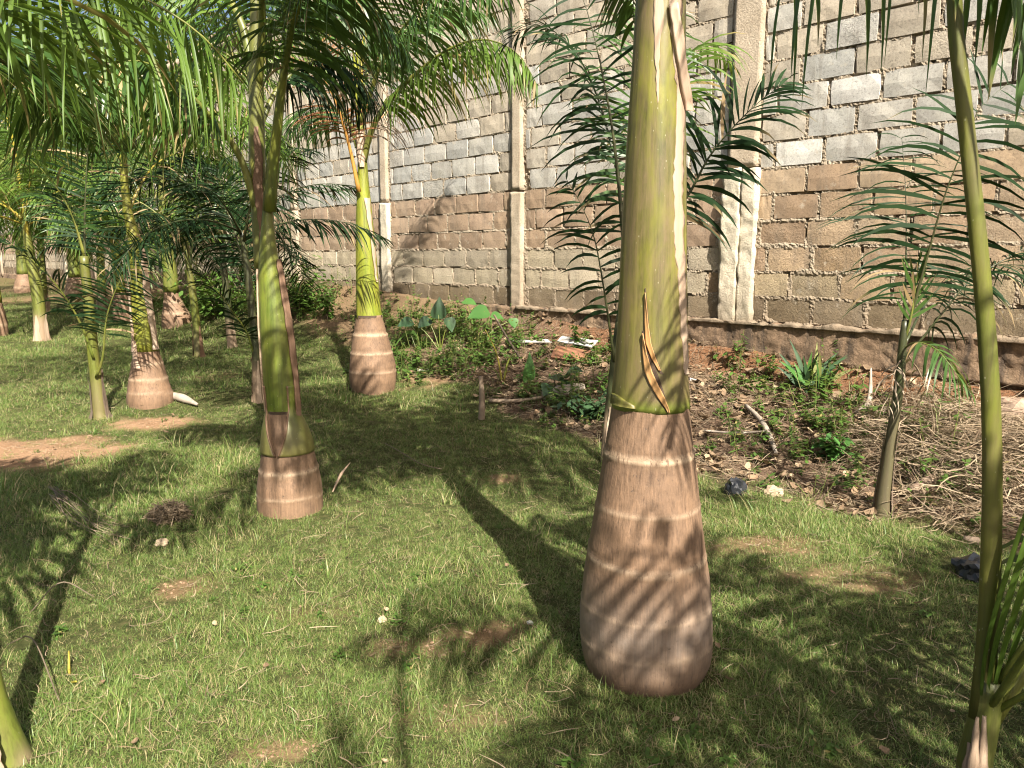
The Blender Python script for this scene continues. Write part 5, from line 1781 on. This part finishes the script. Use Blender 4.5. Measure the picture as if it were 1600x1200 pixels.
def leafy(name, label, cat, base, stalk_list, mat, leafmat, group=None, nv=None):
    """stalk_list: (end point, leaf tip direction, leaf length, leaf width); each stalk and its blade are parts"""
    t = thing(name, label, cat, tuple(base), group)
    for k, (end, tip, L, W) in enumerate(stalk_list):
        sb = MB(t.location)
        mid = Vector(base).lerp(end, .5) + UP * (end - Vector(base)).length * .10
        sb.tube(spline([Vector(base) - UP * .02, mid, end], 8), [0.008 - .0006 * i for i in range(8)], 6)
        st = sb.build('stalk', mat, t)
        if L > 0:
            lb = MB(t.location)
            heart(lb, end, tip, nv or Vector((0.25, -0.55, 0.85)), L, W, 0.35 + 0.1 * (k % 4))
            lb.build('leaf', leafmat, st)
    return t


def g_at(px, py):
    return onground(px, py)


b = g_at(742, 545)
Yt = b.y
leafy('taro_plant', 'taro plant below the wall with one large bright veined leaf', 'plant', b,
      [(at(757, 486, Yt), Vector((-1, -.3, -.25)), .20, .22), (at(771, 492, Yt + .1), Vector((1, -.2, -.2)), .12, .14), (at(728, 470, Yt + .3), Vector((.6, -.3, -.1)), .14, .15), (at(802, 500, Yt + .2), Vector((.2, -.4, -1)), .10, .12)], M['petiole'], M['taro'])
b = g_at(688, 548)
leafy('taro_plant', 'young taro with one upright pale leaf and small dark leaves, right of third palm', 'plant', b,
      [(at(685, 492, b.y), Vector((.12, -.05, 1)), .20, .17), (at(668, 500, b.y + .1), Vector((-.6, -.4, -.4)), .14, .15), (at(702, 500, b.y), Vector((.3, -.3, -.9)), .14, .14), (at(640, 502, b.y + .1), Vector((-.8, -.4, -.2)), .15, .16)], M['petiole'], M['weed_dark'])
b = g_at(826, 602)
leafy('taro_plant', 'single folded upright green leaf standing in the dry litter', 'plant', b, [(at(826, 590, b.y), Vector((.10, -.1, 1)), .24, .12)], M['petiole'], M['taro'])
b = g_at(868, 615)
leafy('broad_leaf_weed', 'low plant with dull blue green leaves beside the grey log', 'plant', b,
      [(at(866, 588, b.y), Vector((.5, -.6, -.1)), .13, .14), (at(880, 600, b.y), Vector((.9, -.4, -.3)), .12, .13), (at(858, 604, b.y - .1), Vector((-.3, -.7, -.3)), .13, .14), (at(892, 578, b.y), Vector((.8, -.5, .1)), .12, .12), (at(872, 612, b.y - .1), Vector((.2, -.8, -.4)), .12, .12)], M['petiole_dark'], M['weed_dark'])
# cut plant with bare stalks
b = g_at(786, 600)
t = thing('cut_plant', 'cut back plant with three bare yellow green stalks and a dead bent stem', 'plant', tuple(b))
for px, py, dy, r0, mt in [(758, 515, 0, .011, 'petiole_yellow'), (752, 570, -.05, .008, 'petiole'), (800, 555, 0, .013, 'petiole'), (797, 580, -.1, .008, 'petiole_yellow')]:
    sb = MB(t.location)
    e = at(px, py, b.y + dy)
    mid = b.lerp(e, .5) + Vector(((b.x - e.x) * .12, 0, .04))
    if px == 800:
        sb.tube(spline([b - UP * .03, at(790, 580, b.y), at(796, 560, b.y), at(806, 553, b.y)], 12), [r0 * (1 - .03 * i) for i in range(12)], 7)
    else:
        sb.tube(spline([b - UP * .03, mid, e], 10), [r0 * (1 - .08 * i) for i in range(10)], 7)
    sb.build('stalk', M[mt], t)
sb = MB(t.location)
sb.tube(spline([at(772, 492, b.y + .3), at(785, 515, b.y + .25), at(800, 540, b.y + .1), at(812, 558, b.y)], 12), [.011] * 12, 6)
sb.build('dead_stem', M['straw'], t)
# arching strap leaf by the third palm
b = g_at(612, 556)
t = thing('strap_leaf_plant', 'arching yellow green strap leaf plant beside the third palm base', 'plant', tuple(b))
for ctrl, wd in [([(610, 552), (628, 526), (645, 518), (655, 534), (655, 542)], .05), ([(610, 552), (606, 530), (612, 520)], .04), ([(612, 556), (618, 548), (624, 540)], .04), ([(611, 556), (600, 540), (596, 528)], .03)]:
    lb = MB(t.location)
    c = spline([at(x, y, b.y - .04 * i) for i, (x, y) in enumerate(ctrl)], 10)
    lb.strip(c, [Vector((.3, -.2, .9)).normalized() * wd * .5 * math.sin(PI * (0.15 + .85 * i / 9.001)) for i in range(10)], [(0.1, .6, 0)] * 10)
    lb.build('leaf', M['taro'], t)
# strap leaved bush in the corner of the footing
b = g_at(1268, 612)
t = thing('leafy_bush', 'bushy plant with long upright strap leaves against the stained footing', 'plant', tuple(b))
rb_ = random.Random(17)
for k in range(22):
    lb = MB(t.location)
    a = rb_.uniform(-1.25, 1.25)
    L = rb_.uniform(.22, .46)
    el = rb_.uniform(.5, 1.45)
    az = rb_.uniform(0, 6.28)
    d = Vector((math.sin(a) * .8, math.sin(az) * .4 - .2, math.sin(el)))
    c, p = [], b + Vector((rb_.uniform(-.07, .07), rb_.uniform(-.05, .05), .0))
    d.normalize()
    for i in range(8):
        c.append(p.copy())
        p = p + d * L / 7
        d = (d - UP * .09 * (i > 2) + Vector((a * .05, 0, 0))).normalized()
    wv = d.cross(Vector((0, -1, .3))).normalized()
    lb.strip(c, [wv * .021 * math.sin(PI * (0.2 + .8 * i / 7.001)) for i in range(8)], [(0.5 if k % 9 == 0 else 0, rb_.uniform(.2, .9), 0)] * 8, [Vector((0, .004, 0))] * 8)
    lb.build('leaf', M['taro'] if k % 3 == 0 else M['weed_dark'], t)


def shrub(name, label, px, py, hgt, wdt, n, leaf, mat, seed, cat='shrub', group=None, Y=None):
    b = g_at(px, py) if Y is None else Vector((at(px, py, Y).x, Y, ground_z(at(px, py, Y).x, Y)))
    t = thing(name, label, cat, tuple(b), group)
    r = random.Random(seed)
    sm = MB(t.location)
    lm = MB(t.location)
    for k in range(max(5, n // 40)):
        a = r.uniform(0, 6.28)
        e = b + Vector((math.cos(a) * wdt * r.uniform(.2, .8), math.sin(a) * wdt * r.uniform(.2, .8), hgt * r.uniform(.5, 1)))
        m_ = b.lerp(e, .5) + UP * hgt * .12
        path = spline([b - UP * .03, m_, e], 9)
        sm.tube(path, [0.008 * (1 - .09 * i) * max(.5, hgt) for i in range(9)], 5)
        for q in range(40):
            p = path[r.randrange(2, 9)] + Vector((r.gauss(0, .16), r.gauss(0, .16), r.gauss(0, .10))) * wdt
            az = r.uniform(0, 6.28)
            dr = Vector((math.cos(az), math.sin(az), r.uniform(-.5, .5))).normalized()
            L = leaf * r.uniform(.5, 1.2)
            wv = (dr.cross(UP) + UP * r.uniform(-.5, .5)).normalized() * L * .26
            e2 = p + dr * L - UP * L * .25
            g = r.uniform(.2, .9)
            lm.strip([p, p.lerp(e2, .45), e2], [wv * .3, wv, Vector((0, 0, 0))], [(0, g, 0)] * 3)
    sm.build('stem', M['twig'], t)
    tag(lm.build('foliage', mat, t), kind='stuff')
    return t


shrub('shrub', 'green bush at the wall foot just right of the notched green palm', 470, 490, .75, .62, 760, .11, M['weed'], 1)
shrub('shrub', 'low dark green bush between the slender palm and the notched palm', 335, 500, .75, .75, 800, .12, M['weed'], 2)
shrub('shrub', 'small leafy sapling in front of the wall left of the third palm', 512, 500, .50, .22, 200, .09, M['weed'], 3)
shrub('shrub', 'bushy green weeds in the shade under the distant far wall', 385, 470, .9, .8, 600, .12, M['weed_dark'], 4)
shrub('shrub', 'small bright green seedling in the dry litter at right', 1305, 720, .20, .16, 160, .075, M['taro'], 5)
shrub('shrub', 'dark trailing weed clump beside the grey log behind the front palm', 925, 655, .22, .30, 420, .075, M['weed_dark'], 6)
shrub('shrub', 'thin weed sprouting from the ledge of the wall', 903, 480, .28, .10, 120, .06, M['weed'], 7, Y=at(903, 480, 7.75).y)

# ------------------------------------------------------------------ debris, each a thing
def log(name, label, cat, pts, rads, mat, seg=9, group=None, bumpy=0.12, seed=0):
    t = MB(pts[0])
    c = spline(pts, 14)
    rr = []
    for i in range(14):
        x = i / 13 * (len(rads) - 1)
        k = min(len(rads) - 2, int(x))
        rr.append((rads[k] + (rads[k + 1] - rads[k]) * (x - k)) * (1 + bumpy * noise.noise(Vector((i * 1.3, seed, 2)))))
    t.tube(c, rr, seg)
    o = t.build(name, mat)
    o.location = pts[0]
    return tag(o, label, cat, group)


def gp(px, py, lift=0.015):
    p = onground(px, py)
    return Vector((p.x, p.y, ground_z(p.x, p.y) + lift))


g0 = gp(752, 655, 0)
log('stake', 'short grey wooden stake standing upright at the lawn edge', 'stake', [g0 - UP * .05, at(753, 620, g0.y), at(751, 588, g0.y)], [.030, .026, .018], M['twig'], 9, seed=1)
log('log', 'pale grey rotting log lying in the litter behind the front palm', 'log', [gp(848, 626, .03), gp(880, 620, .05), gp(912, 612, .04)], [.045, .06, .04], M['pale_stick'], 10, seed=2, bumpy=.3)
log('branch', 'long thin dark branch lying along the edge of the litter', 'branch', [gp(765, 632, .03), gp(810, 634, .04), gp(856, 628, .05)], [.02, .018, .012], M['twig'], 7, seed=3, bumpy=.3)
log('branch', 'curved pale stick lying diagonally in the dry litter', 'branch', [gp(1165, 645, .05), gp(1188, 668, .05), gp(1203, 692, .04), gp(1212, 715, .03)], [.014, .018, .022, .012], M['pale_stick'], 7, seed=4)
log('branch', 'thin straight pale stick across the litter beside the big trunk', 'branch', [gp(1100, 684, .05), gp(1150, 688, .05), gp(1200, 686, .05)], [.008, .009, .006], M['pale_stick'], 6, seed=5)
log('log', 'brown broken log end lying under the straw heap', 'log', [gp(1424, 782, .03), gp(1445, 775, .05), gp(1458, 766, .06)], [.045, .05, .04], M['wood'], 10, seed=6)
log('log', 'reddish wooden batten at the foot of the straw heap', 'log', [gp(1505, 848, .02), gp(1530, 853, .02), gp(1560, 858, .02)], [.014, .022, .018], M['wood'], 8, seed=7)
gq = gp(1365, 640, 0)
log('dead_frond_base', 'pale curved dead leaf base propped upright near the leaning young palm', 'dead leaf base', [at(1361, 575, gq.y + .2), at(1360, 610, gq.y + .1), at(1356, 632, gq.y), gp(1338, 650, .02)], [.006, .016, .024, .016], M['pale_stick'], 7, seed=8)
log('dead_frond_base', 'fallen pale leaf stalk lying beside the mound palm', 'dead leaf base', [gp(268, 624, .03), gp(288, 630, .04), gp(309, 638, .03)], [.034, .04, .012], M['pale_stick'], 9, seed=9)
log('stick', 'thin yellow stem lying on the shaded grass between the two front palms', 'stick', [gp(602, 706, .06), gp(628, 724, .07), gp(660, 743, .07), gp(690, 748, .06)], [.003, .004, .004, .003], M['straw'], 5, seed=10)
log('dead_leaf', 'thin curled brown leaf strip in the grass right of the second palm', 'dead leaf', [gp(520, 775, .02), gp(533, 762, .08), gp(548, 752, .12)], [.004, .010, .003], M['dry'], 6, seed=11)
log('fallen_leaflet', 'yellow fallen leaflet curling up out of the near lawn', 'fallen leaf', [gp(110, 1042, .05), at(109, 1062, gp(110, 1062).y), gp(121, 1082, .03)], [.003, .006, .003], M['petiole_yellow'], 6, seed=12)


def slab_piece(name, label, cat, px, py, L, W, T, rz, rx, ry, mat, lift=.03):
    mb = MB()
    r = random.Random(int(px))
    nx_, ny_ = 6, 3
    top, bot = [], []
    for i in range(nx_):
        for j in range(ny_):
            u, v = (i / (nx_ - 1) - .5) * L, (j / (ny_ - 1) - .5) * W
            e = (i in (0, nx_ - 1)) * r.uniform(-.08, .05) * L
            ev = (j in (0, ny_ - 1)) * r.uniform(-.12, .06) * W
            wv = 0.012 * math.sin(j * 2.2 + i * .4)
            top.append(mb.vert((u + math.copysign(e, u), v + math.copysign(ev, v), T / 2 + wv)))
            bot.append(mb.vert((u + math.copysign(e, u), v + math.copysign(ev, v), -T / 2 + wv)))
    for i in range(nx_ - 1):
        for j in range(ny_ - 1):
            a, b_, c_, d_ = i * ny_ + j, i * ny_ + j + 1, (i + 1) * ny_ + j + 1, (i + 1) * ny_ + j
            mb.f.append((top[a], top[d_], top[c_], top[b_]))
            mb.f.append((bot[a], bot[b_], bot[c_], bot[d_]))
    for i in range(nx_ - 1):
        for j in (0, ny_ - 1):
            a, d_ = i * ny_ + j, (i + 1) * ny_ + j
            mb.f.append((top[a], bot[a], bot[d_], top[d_]) if j else (top[a], top[d_], bot[d_], bot[a]))
    for j in range(ny_ - 1):
        for i in (0, nx_ - 1):
            a, b_ = i * ny_ + j, i * ny_ + j + 1
            mb.f.append((top[a], top[b_], bot[b_], bot[a]) if not i else (top[a], bot[a], bot[b_], top[b_]))
    o = mb.build(name, mat, None, smooth=False)
    g = gp(px, py, lift)
    o.location = g
    o.rotation_euler = (rx, ry, rz)
    return tag(o, label, cat)


slab_piece('white_sheet', 'long white broken sheet lying among the weeds', 'sheet', 826, 541, .42, .09, .012, .05, .25, .02, M['white_sheet'], .05)
slab_piece('white_sheet', 'tilted white broken sheet on top of the rusty board', 'sheet', 902, 552, .36, .12, .012, -.5, .5, .12, M['white_sheet'], .12)
slab_piece('rusty_board', 'rust brown board under the tilted white sheet', 'board', 893, 562, .36, .16, .02, -.45, .7, .12, M['rust_board'], .05)
slab_piece('white_scrap', 'small white scrap in the short grass right of the third palm', 'scrap', 661, 583, .12, .06, .012, .4, .3, .1, M['white_sheet'], .03)
slab_piece('white_scrap', 'flat white scrap on the soil just right of the big trunk', 'scrap', 1086, 600, .10, .04, .012, .1, .2, .1, M['white_sheet'], .03)


def lump(name, label, cat, px, py, size, mat, seed, lift=0.0, squash=.7, amp=.35, crumple=False):
    bm = bmesh.new()
    bmesh.ops.create_icosphere(bm, subdivisions=3, radius=1)
    for v in bm.verts:
        n = noise.noise(v.co * 1.6 + Vector((seed, 0, 0))) + .5 * noise.noise(v.co * 4 + Vector((0, seed, 0)))
        if crumple: n += 0.8 * abs(noise.noise(v.co * 5 + Vector((0, 0, seed))))
        v.co *= 1 + amp * n
        v.co.z *= squash
        v.co *= size
    me = bpy.data.meshes.new(name)
    bm.to_mesh(me)
    bm.free()
    o = link(name, me, mat)
    g = gp(px, py, size * squash * .5 + lift)
    o.location = g
    return tag(o, label, cat)


lump('stone', 'small pale brown stone lying in the grass at left', 'stone', 252, 852, .030, M['stone'], 1)
lump('black_bag', 'crumpled black plastic scrap at the lawn edge right of the big trunk', 'plastic scrap', 1149, 772, .055, M['black_plastic'], 2, crumple=True, squash=1.2)
lump('black_bag', 'crumpled black plastic rubbish near the tall bare leaf stalk', 'plastic scrap', 1520, 903, .075, M['black_plastic'], 3, crumple=True, squash=.8)
lump('stone', 'pale broken block chip at the litter edge beside the black scrap', 'stone', 1208, 773, .055, M['stone'], 4, squash=.6)
lump('stone', 'rounded red brown rock at the wall foot at far right', 'stone', 1582, 668, .16, M['wood'], 5, squash=.8, amp=.25)
lump('stone', 'tiny orange clod on the grass left of the soil patch', 'stone', 597, 972, .018, M['stone'], 6)
lump('stone', 'small white pebble at the edge of the trunk shadow', 'stone', 828, 977, .012, M['white_sheet'], 7)

# ball of dry grass roots and a withered flower stalk lying on the lawn
def dry_ball(name, label, px, py, rad, n, L, seed, stretch=(1, 1, .55)):
    r = random.Random(seed)
    g = gp(px, py, rad * .4)
    mb = MB(g)
    for _ in range(n):
        v = Vector((r.gauss(0, 1), r.gauss(0, 1), r.gauss(0, 1))).normalized() * rad * r.random() ** .4
        p = g + Vector((v.x * stretch[0], v.y * stretch[1], v.z * stretch[2]))
        d = Vector((r.gauss(0, 1), r.gauss(0, 1), r.gauss(0, .6))).normalized()
        bd = Vector((r.gauss(0, 1), r.gauss(0, 1), r.gauss(0, 1))) * L * .25
        wv = d.cross(bd).normalized() * .0022
        mb.strip([p - d * L * .5, p + bd * .5, p + d * L * .5], [wv, wv, wv * .4], [(r.random() * .4, r.uniform(.3, .9), 0)] * 3)
    o = mb.build(name, M['straw'])
    o.location = g
    return tag(o, label, 'dry grass')


dry_ball('dry_grass_tuft', 'round ball of dry straw lying on the lawn at left', 264, 815, .10, 900, .07, 3)
rr_ = random.Random(9)
g0 = gp(95, 800, .07)
t = thing('dead_flower_stalk', 'withered branching palm flower stalk lying on the grass at left', 'dead stalk', tuple(g0))
for k in range(13):
    sb = MB(t.location)
    q = -1 + 2 * k / 12
    j_ = lambda s_: rr_.uniform(-s_, s_)
    pts_ = [gp(84 + j_(8), 784 + j_(10), .05 + .03 * rr_.random()), gp(104 + j_(8), 808 + 16 * q + j_(6), .05 + .03 * rr_.random()), gp(140 + j_(10), 832 + 15 * q + j_(8), .035 + .03 * rr_.random()), gp(178 + 30 * rr_.random(), 846 + 10 * q + j_(8), .02 + .02 * rr_.random())]
    sb.tube(spline(pts_, 9), [.0022 - .00016 * i for i in range(9)], 5)
    sb.build('twig', M['straw'] if k % 2 else M['twig'], t)
log('stick', 'long pale straw stalk arching over the grass at lower left', 'stick', [gp(50, 980, .05), gp(100, 955, .12), gp(150, 957, .06)], [.002, .003, .002], M['straw'], 5, seed=13)
log('stick', 'pale bent straw stalk near the lower left palm stem', 'stick', [gp(15, 1035, .06), gp(55, 1040, .10), gp(95, 1120, .05)], [.002, .0028, .002], M['straw'], 5, seed=14)

# ------------------------------------------------------------------ trees beyond the end of the wall
def tree(label, x, y, h, cr, n, seed):
    r = random.Random(seed)
    gz = ground_z(x, y)
    b = Vector((x, y, gz))
    t = thing('broadleaf_tree', label, 'tree', tuple(b), 'trees beyond the wall')
    tm, lm = MB(b), MB(b)
    tm.tube(spline([b - UP * .2, b + Vector((.2, 0, h * .3)), b + Vector((0, .2, h * .6)), b + Vector((.1, 0, h * .85))], 12), [.22 * (1 - .07 * i) for i in range(12)], 10)
    for k in range(16):
        a = r.uniform(0, 6.28)
        s0 = b + UP * h * r.uniform(.25, .75)
        e = s0 + Vector((math.cos(a), math.sin(a), r.uniform(.1, .7))) * cr * r.uniform(.6, 1.05)
        path = spline([s0, s0.lerp(e, .5) + UP * .2, e], 8)
        tm.tube(path, [.07 * (1 - .11 * i) for i in range(8)], 6)
        for c in range(7):
            cc = path[r.randrange(3, 8)] + Vector((r.gauss(0, .5), r.gauss(0, .5), r.gauss(0, .4)))
            rad = r.uniform(.35, .8)
            for q in range(n // 112):
                v = Vector((r.gauss(0, 1), r.gauss(0, 1), r.gauss(0, .8))) * rad * .6
                p = cc + v
                az = r.uniform(0, 6.28)
                dr = Vector((math.cos(az), math.sin(az), r.uniform(-.6, .4))).normalized()
                L = r.uniform(.12, .26)
                wv = (dr.cross(UP) + UP * r.uniform(-.6, .6)).normalized() * L * .3
                lm.strip([p, p + dr * L * .5, p + dr * L - UP * .03], [wv * .4, wv, Vector((0, 0, 0))], [(0, r.uniform(.2, .9), 0)] * 3)
    tm.build('trunk', M['bark'], t)
    tag(lm.build('crown', M['tree'], t), kind='stuff')


tree('broadleaf tree behind the wall at the far left edge', -23.5, 31, 8.0, 3.4, 7000, 1)
tree('broadleaf tree beyond the wall seen through fronds at left', -17.5, 32, 8.5, 3.6, 7000, 2)
tree('broadleaf tree over the wall behind the slender palm', -11.5, 27, 9.0, 3.6, 7000, 3)
tree('broadleaf tree over the wall above the notched green palm', -9.0, 22.0, 8.5, 3.2, 6000, 4)
tree('broadleaf tree behind the wall left of the sky gap', -14.5, 26.5, 9.5, 3.4, 6000, 5)
